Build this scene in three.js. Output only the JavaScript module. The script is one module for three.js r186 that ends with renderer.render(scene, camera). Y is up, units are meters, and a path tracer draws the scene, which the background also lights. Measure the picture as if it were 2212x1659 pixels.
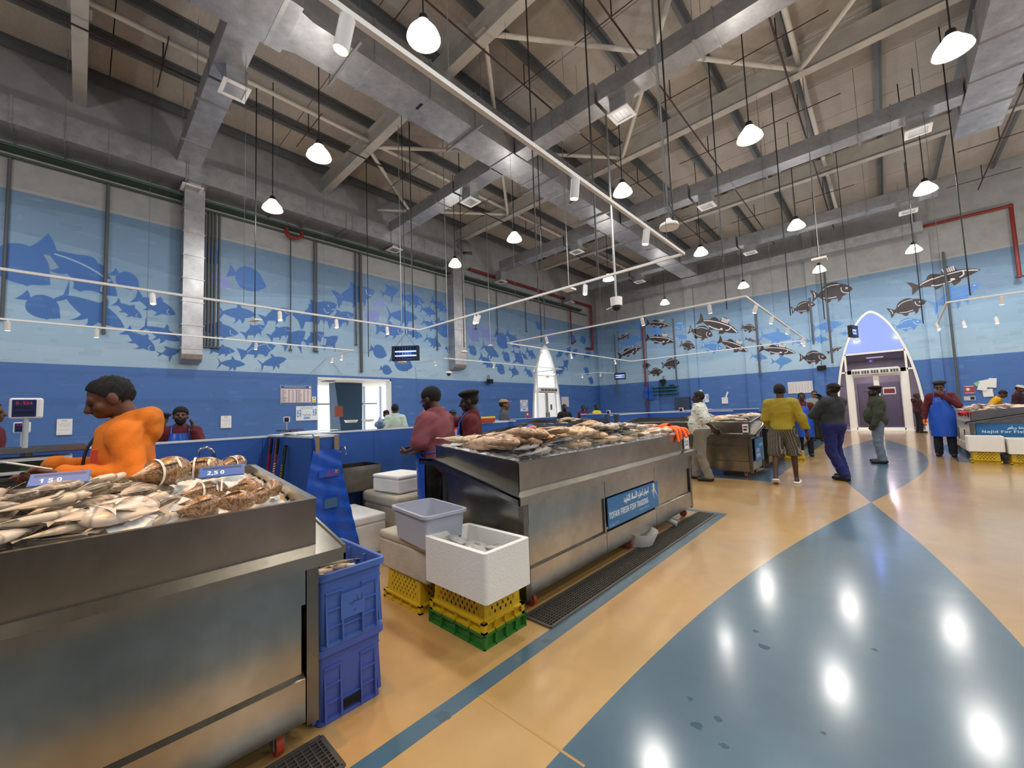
import * as THREE from 'three';
import { mergeGeometries } from 'three/addons/utils/BufferGeometryUtils.js';
import { RoundedBoxGeometry } from 'three/addons/geometries/RoundedBoxGeometry.js';
import { RectAreaLightUniformsLib } from 'three/addons/lights/RectAreaLightUniformsLib.js';

// ---------- camera, sky, lamps, exposure ----------
RectAreaLightUniformsLib.init();
const scene = new THREE.Scene();
const renderer = new THREE.WebGLRenderer({ antialias: true });
renderer.toneMapping = THREE.LinearToneMapping;
renderer.toneMappingExposure = 1.0;
renderer.shadowMap.enabled = true;
const camera = new THREE.PerspectiveCamera(87.48, 2212 / 1659, 0.05, 120);
camera.position.set(0, 1.42, 0);
camera.rotation.order = 'YXZ';
camera.rotation.set(THREE.MathUtils.degToRad(3.942), THREE.MathUtils.degToRad(42.83), THREE.MathUtils.degToRad(-2.115));
scene.background = new THREE.Color().setRGB(0.80, 0.88, 1.0);
scene.backgroundIntensity = 2.6;
const LAMP_NITS = 128, LAMP_SIDE_CD = 4.2, LAMP_Y = 6.85, LAMP_COLOR = 0xfffaf3;
const LAMP_X = [-11.2, -8.24, -4.5, -1.65, 1.18, 4.04, 7.8, 10.7], LAMP_Z = [-21.1, -15.15, -9.25, -3.25, 2.75];
const SPOT_CD = 5;

// ---------- helpers ----------
let SEED = 12345;
const rnd = (a = 1, b) => { SEED = (SEED * 1664525 + 1013904223) >>> 0; const r = SEED / 4294967296; return b === undefined ? r * a : a + r * (b - a); };
const R = THREE.MathUtils.degToRad, V = (x, y, z) => new THREE.Vector3(x, y, z);
const taken = {};
function numbered(n) { const k = taken[n] = (taken[n] ?? -1) + 1; return k ? n + '_' + String(k).padStart(3, '0') : n; }
function tag(o, label, category, group, kind) {
  if (label) o.userData.label = label;
  if (category) o.userData.category = category;
  if (group) o.userData.group = group;
  if (kind) o.userData.kind = kind;
  return o;
}
function thing(name, label, category, pos = [0, 0, 0], turn = 0, group) {
  const o = new THREE.Group(); o.name = numbered(name); scene.add(o);
  o.position.set(...pos); o.rotation.y = turn; return tag(o, label, category, group);
}
// geometry lists: every shape is kept non-indexed with position, normal and uv (metres)
const clean = (g) => { if (g.index) g = g.toNonIndexed(); for (const k of Object.keys(g.attributes)) if (!['position', 'normal', 'uv'].includes(k)) g.deleteAttribute(k); return g; };
function mv(g, x = 0, y = 0, z = 0, rx = 0, ry = 0, rz = 0) {
  if (rx || ry || rz) g.applyMatrix4(new THREE.Matrix4().makeRotationFromEuler(new THREE.Euler(rx, ry, rz, 'YXZ')));
  return g.translate(x, y, z);
}
const bx = (w, h, d, x = 0, y = 0, z = 0, rx = 0, ry = 0, rz = 0) => mv(clean(new THREE.BoxGeometry(w, h, d)), x, y, z, rx, ry, rz);
const rb = (w, h, d, r, x = 0, y = 0, z = 0, rx = 0, ry = 0, rz = 0) => mv(clean(new RoundedBoxGeometry(w, h, d, 2, r)), x, y, z, rx, ry, rz);
const cy = (r1, r2, h, x = 0, y = 0, z = 0, rx = 0, ry = 0, rz = 0, n = 14) => mv(clean(new THREE.CylinderGeometry(r1, r2, h, n)), x, y, z, rx, ry, rz);
const sp = (r, x = 0, y = 0, z = 0, sx = 1, sy = 1, sz = 1, n = 14) => mv(clean(new THREE.SphereGeometry(r, n, Math.ceil(n * .7))).scale(sx, sy, sz), x, y, z);
const la = (pts, n = 24) => clean(new THREE.LatheGeometry(pts.map((p) => new THREE.Vector2(p[0], p[1])), n));
const bar = (a, b, r, n = 8) => { const A = V(...a), B = V(...b), d = B.clone().sub(A), g = clean(new THREE.CylinderGeometry(r, r, d.length(), n)); g.applyQuaternion(new THREE.Quaternion().setFromUnitVectors(V(0, 1, 0), d.clone().normalize())); const m = A.add(B).multiplyScalar(.5); return g.translate(m.x, m.y, m.z); };
const beam = (a, b, w, h) => { const A = V(...a), B = V(...b), d = B.clone().sub(A), g = clean(new THREE.BoxGeometry(w, h, d.length())); const m4 = new THREE.Matrix4().lookAt(V(0, 0, 0), d, V(0, 1, 0)); g.applyMatrix4(m4); const m = A.add(B).multiplyScalar(.5); return g.translate(m.x, m.y, m.z); };
const tube = (pts, r, n = 24, m = 8) => clean(new THREE.TubeGeometry(new THREE.CatmullRomCurve3(pts.map((p) => V(...p))), n, r, m));
const shp = (pts) => { const s = new THREE.Shape(); pts.forEach((p, i) => i ? s.lineTo(p[0], p[1]) : s.moveTo(p[0], p[1])); return s; };
const ex = (pts, d, bev = 0) => clean(new THREE.ExtrudeGeometry(Array.isArray(pts) ? shp(pts) : pts, { depth: d, bevelEnabled: !!bev, bevelSize: bev, bevelThickness: bev, bevelSegments: 2, curveSegments: 10 }));
function boxUV(g, s = 1) { // uv in metres from the dominant direction of each face
  const p = g.attributes.position, n = g.attributes.normal, uv = new Float32Array(p.count * 2);
  for (let i = 0; i < p.count; i++) {
    const ax = Math.abs(n.getX(i)), ay = Math.abs(n.getY(i)), az = Math.abs(n.getZ(i));
    const [u, v] = ay >= ax && ay >= az ? [p.getX(i), p.getZ(i)] : ax >= az ? [p.getZ(i), p.getY(i)] : [p.getX(i), p.getY(i)];
    uv[2 * i] = u * s; uv[2 * i + 1] = v * s;
  }
  g.setAttribute('uv', new THREE.BufferAttribute(uv, 2)); return g;
}
const merge = (l) => { l = [].concat(l); return l.length > 1 ? mergeGeometries(l) : l[0]; };
function mesh(name, geos, mat, parent, label) { // one named part
  const m = new THREE.Mesh(boxUV(merge(geos)), mat); m.name = name; (parent || scene).add(m); if (label) m.userData.label = label; return m;
}
const raw = (name, geo, mat, parent) => { const m = new THREE.Mesh(geo, mat); m.name = name; (parent || scene).add(m); return m; };
const one = (name, geos, mat, label, category, group, pos, turn = 0) => { const m = mesh(numbered(name), geos, mat); if (pos) m.position.set(...pos); m.rotation.y = turn; return tag(m, label, category, group); };
const struct = (name, geos, mat) => { const m = mesh(numbered(name), geos, mat); m.userData.kind = 'structure'; return m; };
function dup(o, pos, turn, label) { const c = o.clone(); c.name = numbered(o.name.replace(/_\d{3}$/, '')); c.userData = { ...o.userData }; scene.add(c); if (pos) c.position.set(...pos); if (turn !== undefined) c.rotation.y = turn; if (label) c.userData.label = label; return c; }

// ---------- textures ----------
function hash(x, y, s = 0) { let h = (x * 374761393 + y * 668265263 + s * 1442695041) | 0; h = Math.imul(h ^ (h >>> 13), 1274126177); return ((h ^ (h >>> 16)) >>> 0) / 4294967296; }
function vnoise(x, y, per, s = 0) { const xi = Math.floor(x), yi = Math.floor(y), fx = x - xi, fy = y - yi, u = fx * fx * (3 - 2 * fx), v = fy * fy * (3 - 2 * fy), w = (k) => ((k % per) + per) % per; const a = hash(w(xi), w(yi), s), b = hash(w(xi + 1), w(yi), s), c = hash(w(xi), w(yi + 1), s), d = hash(w(xi + 1), w(yi + 1), s); return a + (b - a) * u + (c - a) * v + (a - b - c + d) * u * v; }
function dataTex(n, fn, srgb, rep = 1) {
  const d = new Uint8Array(n * n * 4);
  for (let y = 0; y < n; y++) for (let x = 0; x < n; x++) { const c = fn(x / n, y / n); for (let k = 0; k < 3; k++) d[(y * n + x) * 4 + k] = Math.max(0, Math.min(255, 255 * (c.length ? c[k] : c))); d[(y * n + x) * 4 + 3] = 255; }
  const t = new THREE.DataTexture(d, n, n); t.wrapS = t.wrapT = THREE.RepeatWrapping; t.magFilter = THREE.LinearFilter; t.minFilter = THREE.LinearMipmapLinearFilter; t.generateMipmaps = true; t.repeat.set(rep, rep); if (srgb) t.colorSpace = THREE.SRGBColorSpace; t.needsUpdate = true; return t;
}
const fbm = (u, v, f, o = 4, s = 0) => { let a = 0, w = .5, t = 0; for (let i = 0; i < o; i++) { a += w * vnoise(u * f, v * f, f, s + i); t += w; w *= .5; f *= 2; } return a / t; };
function canvas(w, h, draw) { const c = document.createElement('canvas'); c.width = w; c.height = h; const g = c.getContext('2d'); draw(g, w, h); const t = new THREE.CanvasTexture(c); t.colorSpace = THREE.SRGBColorSpace; return t; }
const grainT = dataTex(256, (u, v) => .86 + .14 * fbm(u, v, 8, 5, 3), true, .5);
const roughT = dataTex(256, (u, v) => [1, .72 + .5 * fbm(u, v, 6, 5, 9), 1], false, .7);
const brushT = dataTex(256, (u, v) => [1, .74 + .22 * fbm(u, v * .06, 64, 3, 5) + .24 * fbm(u, v, 4, 4, 6), 1], false, 1);
const smearT = dataTex(256, (u, v) => { const a = fbm(u, v, 5, 5, 21), b = fbm(u, v, 24, 3, 2); const k = .80 + .26 * a - .10 * b; return [k, k * .985, k * .955]; }, true, .6);
const galvT = dataTex(256, (u, v) => { const k = .78 + .2 * fbm(u, v, 9, 4, 31) + .06 * fbm(u, v, 40, 2, 12); return [k, k, k * 1.01]; }, true, .7);
const fineB = dataTex(256, (u, v) => fbm(u, v, 32, 3, 77), false, 2);
const dimpB = dataTex(256, (u, v) => fbm(u, v, 40, 2, 15), false, 3);
const roofT = dataTex(512, (u, v) => { const k = .86 + .1 * fbm(u, v, 8, 4, 8) + .07 * fbm(u * .25, v, 128, 2, 4); return [k, k * .985, k * .965]; }, true, .25);

// ---------- materials ----------
const std = (c, r = .7, o = {}) => new THREE.MeshStandardMaterial({ color: c, roughness: r, ...o });
const phy = (c, r = .5, o = {}) => new THREE.MeshPhysicalMaterial({ color: c, roughness: r, ...o });
const M = {
  steel: phy(0xc2c1bd, .25, { metalness: 1, roughnessMap: brushT, map: smearT }),
  steelDark: phy(0x98958f, .34, { metalness: 1, roughnessMap: brushT, map: smearT }),
  chrome: phy(0xe4e4e4, .12, { metalness: 1 }),
  galv: std(0xbdbec0, .46, { metalness: .75, map: galvT, roughnessMap: roughT }),
  galvPipe: std(0x9c9ea0, .45, { metalness: .7 }),
  purlin: std(0x6d7377, .5, { metalness: .45 }),
  frame: std(0xc9c6c1, .55, { map: grainT }),
  tubeW: std(0xd6d2cb, .5),
  redPipe: std(0x7a1f1b, .45), darkPipe: std(0x3b2321, .5), cable: std(0x17181b, .55), cableGrey: std(0x55585b, .6), greenTray: std(0x3c4f46, .6),
  white: std(0xe6e6e4, .5), whiteMatte: std(0xe9e7e2, .8), whiteGloss: phy(0xf0f0ee, .28, { clearcoat: .4 }),
  black: std(0x101113, .55), blackRub: std(0x1a1a1b, .8), orangeRub: std(0xb4431a, .6), greyPlastic: std(0xaab0b8, .45),
  yellow: std(0xd8b41c, .45, { map: grainT }), green: std(0x2f7a2c, .5, { map: grainT }), blueCrate: std(0x4b62b8, .5, { map: grainT }), blueCrate2: std(0x4c6fc0, .5, { map: grainT }),
  foam: std(0xecebe6, .8, { bumpMap: dimpB, bumpScale: .0015 }), foamOld: std(0xdcd6ca, .85, { map: smearT, bumpMap: dimpB, bumpScale: .002 }),
  cooler: std(0xd5d0c2, .5, { map: smearT }), tub: std(0xb4b9c8, .42), ironGrate: std(0x6a665f, .5, { metalness: .6 }), pit: std(0x0d0c0b, .95),
  apron: phy(0x1f55c0, .38, { clearcoat: .25 }), red: std(0xc41f38, .85), orangeGlove: std(0xff6a1e, .6), paper: std(0xe9ecec, .85), wood: std(0x8b5a33, .6),
  glass: phy(0xffffff, .03, { transmission: 1, thickness: 0, ior: 1.45 }), glassTint: phy(0xb2b8d4, .05, { transmission: 1, thickness: 0, ior: 1.45 }), glassSmoke: phy(0xd4cfd8, .05, { transmission: 1, thickness: 0, ior: 1.45 }),
  ice: phy(0xe2e6e8, .4, { transmission: .08, thickness: 0, ior: 1.31 }), signBlue: std(0x2c6ea8, .35),
};
M.foamOld.bumpMap = dimpB;
// ---------- the hall ----------
const X0 = -14.3, X1 = 13.8, Z0 = -23.7, Z1 = 9, ROOF = 10.35;
const MURAL_LEFT=[[0,-1.58,5.62,-0.51,4.88],[4,-0.81,5.81,0.60,4.78],[0,0.46,5.39,1.02,5.06],[0,-1.00,4.51,-0.35,4.08],[1,-0.45,4.69,0.73,3.96],[2,0.88,4.84,1.75,4.46],[2,0.53,4.62,1.06,4.26],[1,1.04,4.08,1.86,3.73],[2,0.73,3.92,1.34,3.40],[3,1.37,3.32,1.86,3.44],[0,2.04,6.65,2.78,6.21],[0,2.93,5.99,4.01,5.77],[10,2.36,5.73,3.04,5.57],[1,2.69,4.69,3.71,4.76],[2,2.18,4.19,3.24,4.10],[2,3.83,4.59,4.73,5.07],[2,4.87,4.74,6.25,5.53],[2,3.34,4.04,3.95,4.44],[2,4.04,4.05,4.69,4.47],[3,4.42,3.76,5.19,4.38],[2,5.14,3.97,5.79,4.45],[2,2.51,3.54,3.15,3.55],[4,3.25,3.47,4.25,3.84],[1,2.70,3.17,3.42,3.17],[1,3.78,3.16,4.58,3.43],[2,4.86,4.70,6.07,5.35],[2,5.85,4.79,6.89,5.27],[2,5.12,4.00,5.76,4.42],[3,5.72,3.88,6.29,4.35],[2,6.14,5.71,7.73,6.30],[3,7.97,6.25,8.79,6.56],[12,7.62,5.78,8.30,5.95],[10,7.35,4.95,7.83,5.57],[2,8.84,6.31,10.04,6.26],[2,10.37,6.48,11.26,6.06],[1,8.20,5.48,9.67,5.54],[1,9.81,6.00,10.66,5.86],[2,7.71,4.85,8.99,4.86],[2,9.11,4.88,9.90,4.76],[1,9.89,5.46,10.71,5.18],[0,10.65,5.63,11.40,4.92],[1,10.03,4.77,10.89,4.42],[0,7.49,4.05,8.23,3.86],[0,8.34,3.77,9.41,3.48],[0,7.90,3.30,8.44,3.20],[0,11.10,4.38,11.59,4.25],[10,12.42,5.52,13.20,4.93],[12,13.11,5.67,14.19,4.97],[0,14.26,5.43,15.25,4.82],[2,15.10,5.60,16.14,4.83],[0,12.46,4.62,13.01,4.24],[1,13.32,4.76,14.52,4.23],[2,13.17,4.19,14.08,3.66],[0,14.27,3.83,14.94,3.44],[0,14.76,4.51,15.35,4.09],[3,15.53,4.71,16.39,3.96],[3,15.19,3.69,16.00,3.39],[2,16.27,4.57,16.78,4.26],[2,16.65,4.81,17.49,4.38],[2,16.49,3.76,17.15,3.30],[0,17.57,6.48,18.06,6.14],[10,18.41,6.08,19.49,5.75],[2,19.40,4.60,20.13,4.96],[2,20.45,4.75,21.04,5.36],[2,20.99,4.72,21.74,5.26],[0,20.96,6.07,21.64,5.82],[2,22.44,4.82,23.39,5.15],[3,19.99,3.95,20.70,4.46],[2,19.20,3.60,20.25,3.96],[0,22.37,4.07,23.03,3.77],[0,22.84,3.43,23.52,3.20],[0,22.08,5.87,22.85,6.04]];
const MURAL_BACK=[[5,-10.45,6.57,-9.02,6.16],[5,-12.48,5.85,-11.41,6.04],[5,-12.50,4.74,-10.82,5.14],[5,-10.55,5.67,-8.76,5.15],[5,-7.46,6.28,-5.44,5.15],[5,-6.50,4.95,-5.03,4.06],[5,-4.58,4.22,-3.04,3.77],[5,-5.15,4.78,-4.61,4.54],[5,-1.85,3.62,-1.27,3.82],[6,-7.96,5.73,-6.73,5.19],[6,-8.52,5.00,-7.67,4.64],[6,-10.89,3.94,-10.30,3.91],[6,-10.49,3.48,-9.63,3.47],[6,-9.68,3.85,-8.60,3.91],[6,-5.30,5.45,-4.62,5.14],[6,-3.09,5.88,-2.10,5.95],[6,-2.25,6.37,-0.72,6.41],[6,-2.93,3.52,-1.87,3.39],[7,-12.49,6.41,-11.58,6.57],[7,-11.47,6.48,-10.57,6.55],[7,-12.41,5.44,-10.78,5.75],[7,-10.49,6.04,-9.36,5.89],[8,-8.91,6.18,-8.12,5.90],[7,-8.81,5.55,-8.09,5.29],[8,-7.36,4.77,-6.29,4.35],[7,-4.53,4.87,-3.16,4.51],[7,-3.17,4.33,-2.40,4.27],[7,-2.45,4.34,-1.72,4.23],[7,-4.96,3.86,-4.22,3.64],[9,-4.12,3.47,-3.21,3.37],[7,-2.34,4.85,-1.17,4.90],[5,1.05,5.96,3.07,6.27],[6,0.36,5.06,1.53,5.34],[8,0.44,4.40,1.35,4.53],[7,1.57,5.05,3.03,5.70],[7,-1.35,4.46,-0.98,4.40]];

const floorMat = (c, c2) => phy(0xffffff, .42, { clearcoat: 1, clearcoatRoughness: .15, roughnessMap: roughT, map: dataTex(512, (u, v) => { const a = fbm(u, v, 6, 5, c2), b = fbm(u, v, 40, 3, 8), k = .88 + .2 * a + .06 * (b - .5); return c.map((q) => q * k); }, true, .22), bumpMap: dataTex(256, (u, v) => fbm(u, v, 5, 4, 60 + c2), false, .45), bumpScale: .003 });
const yellowFloor = floorMat([.75, .60, .375], 1), blueFloor = floorMat([.26, .395, .475], 2);
const floor = struct('floor', bx(X1 - X0, .3, Z1 - Z0, (X0 + X1) / 2, -.15, (Z0 + Z1) / 2), yellowFloor);
{ // blue resin inlays, one millimetre proud
  const lens = (za, zb) => { const l = [], r = []; for (let i = 0; i <= 40; i++) { const z = za + (zb - za) * i / 40, w = .85 * Math.abs(Math.sin(Math.PI * (z + 7.42) / 12)); l.push([-.25 - w, z]); r.push([-.25 + w, z]); } return mv(ex(l.concat(r.reverse()).map(([x, z]) => [x, -z]), .001), 0, 0, 0, -Math.PI / 2); };
  for (const [a, b] of [[4.58, -7.42], [-7.42, -19.42]]) mesh('lens_inlay', lens(a, b), blueFloor, floor);
  const ring = (x0, x1, z0, z1, w) => { const s = shp([[x0, -z0], [x1, -z0], [x1, -z1], [x0, -z1]]); s.holes.push(shp([[x0 + w, -z0 - w], [x1 - w, -z0 - w], [x1 - w, -z1 + w], [x0 + w, -z1 + w]])); return mv(ex(s, .001), 0, 0, 0, -Math.PI / 2); };
  for (const [x0, x1, z0, z1, w] of [[-8.95, -1.605, -5.735, 6, .1], [-8.95, -1.605, -17.9, -8.42, .42], [1.03, 8.4, -17.2, -12.78, .42], [1.2, 8.4, -5.735, 6, .1], [-14.2, -12, -5.735, 6, .1]]) mesh('border_inlay', ring(x0, x1, z0, z1, w), blueFloor, floor);
  const r0 = .5, wet = phy(0x46616f, .14, { clearcoat: 1 }), wetY = phy(0xbd9659, .2, { clearcoat: 1 }); // wet marks on the resin
  for (const [x, z, r, y] of [[-.72, -1.9, .05], [-.66, -2.0, .035], [-.6, -1.86, .03], [-.8, -2.05, .025], [-.55, -1.45, .05], [-.42, -1.5, .03], [-.2, -1.55, .035], [-.62, -2.75, .05], [-.7, -2.9, .03], [-.15, -3.1, .025], [-.3, -2.2, .02], [-.05, -1.2, .045], [-1.66, -1.75, .05], [-1.65, -2.0, .04], [-1.64, -1.2, .06], [-1.67, -2.4, .04], [-1.65, -3.1, .035]]) { const s = new THREE.Shape(); for (let i = 0; i < 22; i++) { const a = i / 22 * Math.PI * 2, q = r * (y ? .8 : r0) * (.55 + .75 * vnoise(3 + Math.cos(a) * 1.7 + x * 9, 3 + Math.sin(a) * 1.7 + z * 9, 4096, 4)); i ? s.lineTo(x + q * Math.cos(a) * 1.2, -z + q * Math.sin(a)) : s.moveTo(x + q * 1.2, -z); } mesh('wet_mark', mv(ex(s, .0004), 0, .0011, 0, -Math.PI / 2), y ? wetY : wet, floor); }
  mesh('joint_filler', bx(.62, .001, .012, -1.295, .0006, -1.405), std(0xb98f55, .6), floor);
}
// mural print on the two long walls
const LIGHTS = ['#6d8cab', '#7696b6', '#7f9fbf', '#88aaca', '#92b4d2', '#9cbdd8', '#a4c3dc'];
function fishPath(g, t, s) { // unit fish: tail at 0, nose at 1, up is -y
  g.beginPath();
  const P = (a) => { g.moveTo(a[0], a[1]); for (let i = 2; i < a.length; i += 4) i + 3 < a.length ? g.quadraticCurveTo(a[i], a[i + 1], a[i + 2], a[i + 3]) : g.lineTo(a[i], a[i + 1]); g.closePath(); };
  if (t === 0) { P([1, .06, .9, -.06, .82, -.17, .6, -.42, .34, -.3, .2, -.2, .2, -.06, .1, -.16, .02, -.2, .05, 0, .0, .18, .12, .12, .2, .05, .24, .26, .42, .34, .62, .38, .78, .28, .82, .3, .84, .22, .92, .16, 1, .06]); }
  else if (t === 1 || t === 7) { P([1, 0, .85, -.14, .62, -.17, .58, -.3, .5, -.32, .52, -.22, .5, -.17, .3, -.12, .14, -.03, .1, -.12, 0, -.26, .06, -.1, .09, 0, .05, .12, .0, .26, .12, .14, .16, .04, .3, .12, .44, .15, .44, .28, .36, .34, .5, .26, .54, .16, .62, .26, .58, .32, .68, .26, .68, .14, .9, .1, 1, 0]); }
  else if (t === 2) { P([1, 0, .86, -.17, .6, -.19, .56, -.28, .48, -.29, .48, -.2, .4, -.16, .26, -.12, .18, -.06, .1, -.16, .0, -.2, .05, -.04, .06, 0, .05, .1, .02, .22, .1, .16, .18, .07, .3, .12, .38, .15, .36, .25, .3, .27, .44, .24, .48, .16, .58, .17, .62, .17, .62, .27, .58, .3, .7, .24, .72, .15, .9, .12, 1, 0]); }
  else if (t === 3 || t === 9) { P([1, -.03, .86, -.2, .62, -.24, .44, -.4, .36, -.38, .42, -.28, .44, -.2, .3, -.1, .22, -.02, .1, -.1, 0, -.2, .07, -.06, .1, .0, .05, .06, .0, .16, .14, .1, .24, .04, .36, .16, .46, .2, .44, .36, .4, .52, .54, .34, .62, .2, .86, .12, 1, -.03]); }
  else if (t === 4) { P([1, .02, .88, -.12, .74, -.16, .66, -.26, .56, -.22, .48, -.3, .36, -.16, .3, -.12, .2, -.05, .1, -.14, .0, -.18, .04, 0, .0, .18, .12, .12, .2, .05, .3, .1, .36, .12, .34, .22, .3, .22, .42, .22, .46, .13, .6, .16, .62, .26, .58, .26, .7, .24, .72, .14, .9, .1, 1, .02]); }
  else if (t === 5) { P([1, .0, .86, -.09, .72, -.11, .68, -.22, .58, -.23, .5, -.2, .5, -.1, .44, -.17, .34, -.16, .28, -.12, .28, -.08, .2, -.05, .14, -.03, .08, -.12, .0, -.15, .05, -.02, .05, 0, .04, .06, .02, .14, .1, .1, .15, .04, .3, .08, .34, .1, .38, .18, .32, .17, .46, .14, .48, .1, .56, .1, .58, .1, .64, .19, .56, .19, .72, .15, .72, .09, .9, .06, 1, 0]); }
  else { P([1, 0, .9, -.17, .72, -.22, .62, -.34, .46, -.3, .3, -.26, .26, -.12, .22, -.06, .17, -.05, .08, -.16, .0, -.2, .05, -.02, .05, 0, .04, .08, .02, .2, .1, .14, .17, .05, .26, .14, .32, .18, .34, .3, .44, .28, .46, .24, .48, .2, .6, .22, .62, .2, .66, .32, .56, .34, .74, .28, .74, .17, .92, .12, 1, 0]); }
  g.fill();
  g.lineWidth = .022; g.lineCap = 'round'; g.strokeStyle = s;
  const A = (x0, y0, cx, cy2, x1, y1) => { g.beginPath(); g.moveTo(x0, y0); g.quadraticCurveTo(cx, cy2, x1, y1); g.stroke(); };
  if (t === 2) A(.8, -.06, .77, .08, .88, .07);
  if (t === 4) { A(.22, 0, .5, -.14, .8, -.1); A(.8, -.12, .77, .02, .84, .08); }
  if (t === 5) { A(.16, -.01, .4, -.1, .78, -.07); A(.78, -.07, .8, .03, .72, .04); A(.78, -.07, .9, -.02, .96, .0); A(.32, .07, .46, .1, .6, .07); g.fillStyle = s; g.beginPath(); g.ellipse(.62, .045, .035, .022, .3, 0, 7); g.fill(); g.beginPath(); g.arc(.9, -.03, .012, 0, 7); g.fill(); for (let i = 0; i < 6; i++) A(.54 + i * .028, -.12, .54 + i * .028, -.15, .53 + i * .03, -.2); }
  if (t === 6 || t === 8) { A(.3, -.13, .45, -.27, .7, -.2); A(.74, -.1, .7, .08, .9, .1); A(.28, .1, .4, .17, .6, .15); A(.08, -.1, .12, -.02, .1, .06); g.beginPath(); g.arc(.86, -.05, .022, 0, 7); g.stroke(); }
  if (t === 7) { g.fillStyle = s; g.beginPath(); g.arc(.9, -.03, .013, 0, 7); g.fill(); }
}
function mural(u0, u1, fishes, back) {
  const W = 2048, S = W / (u1 - u0), Hh = Math.round(7 * S);
  return canvas(W, Hh, (g) => {
    const Y = (y) => Hh - y * S;
    g.fillStyle = '#a9aaac'; g.fillRect(0, 0, W, Hh);
    LIGHTS.forEach((c, i) => { g.fillStyle = c; g.beginPath(); g.moveTo(0, Hh); for (let x = 0; x <= W; x += 16) { const u = u0 + x / S, wv = i ? .24 * Math.sin(u * .42 + i * 1.7) + .1 * Math.sin(u * .9 + i) : 0; g.lineTo(x, Y(6.92 - i * .56 + wv)); } g.lineTo(W, Hh); g.fill(); });
    for (const [t, a, b, c, d] of fishes) {
      const k = t % 10, lav = t >= 10, dx = (c - a) * S, dy = -(d - b) * S, len = Math.hypot(dx, dy);
      if ((Math.max(a, c) - u0) * S < -50 || (Math.min(a, c) - u0) * S > W + 50) continue;
      g.save(); g.translate((a - u0) * S, Y(b)); g.rotate(Math.atan2(dy, dx)); g.scale(len, len);
      g.fillStyle = k === 5 || k === 6 ? '#3a3338' : k >= 7 ? '#5b8fd2' : lav ? '#7d8fd0' : '#3f70b8';
      fishPath(g, k, k === 5 || k === 6 ? '#e6e4e6' : k >= 7 ? '#cfe2f4' : '#9dbad4'); g.restore();
    }
    g.fillStyle = '#4670b3'; g.fillRect(0, Y(2.94), W, Hh);
    g.globalAlpha = .05; for (let i = 0; i < 900; i++) { g.fillStyle = i % 2 ? '#fff' : '#123'; g.fillRect(rnd(W), rnd(Hh), rnd(3, 60), rnd(2, 18)); } g.globalAlpha = 1;
  });
}
const muralMat = (u0, u1, f) => { const t = mural(u0, u1, f); t.wrapS = t.wrapT = THREE.ClampToEdgeWrapping; return std(0xffffff, .55, { map: t, bumpMap: fineB, bumpScale: .0006 }); };
const arch = (c, hw, h) => { const p = []; for (let i = 0; i <= 36; i++) { const a = i / 36 * 2 - 1, y = h * (1 - Math.pow(Math.abs(a), 2.6)); p.push([c + hw * a, y]); } return p; };
// arch outline: half width falls from the floor to a rounded point
const archW = (y, hw, h) => hw * Math.pow(Math.max(0, 1 - Math.pow(y / h, 2.15)), .62);
const archPts = (c, hw, h, y0 = 0, n = 26) => { const l = [], r = []; for (let i = 0; i <= n; i++) { const y = y0 + (h - y0) * Math.sin(i / n * Math.PI / 2), w = archW(y, hw, h); l.push([c - w, y]); if (i < n) r.unshift([c + w, y]); } return l.concat(r); };
const ARCH_L = { c: 18.3, hw: 1.34, h: 5.2 }, ARCH_B = { c: -.24, hw: 1.44, h: 5.28 }, OPEN = [5.56, 8.38, 2.86];
function wallGeo(u0, u1, y1, holes, d) { const s = shp([[u0, 0], [u1, 0], [u1, y1], [u0, y1]]); holes.forEach((h) => s.holes.push(shp(h))); return clean(new THREE.ExtrudeGeometry(s, { depth: d, bevelEnabled: false })); }
function muralUV(g, u0, u1, axis) { const p = g.attributes.position, uv = g.attributes.uv; for (let i = 0; i < p.count; i++) uv.setXY(i, ((axis ? p.getX(i) : -p.getZ(i)) - u0) / (u1 - u0), Math.min(.999, p.getY(i) / 7)); return g; }
const plaster = std(0xaaabad, .75, { map: grainT });
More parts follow.
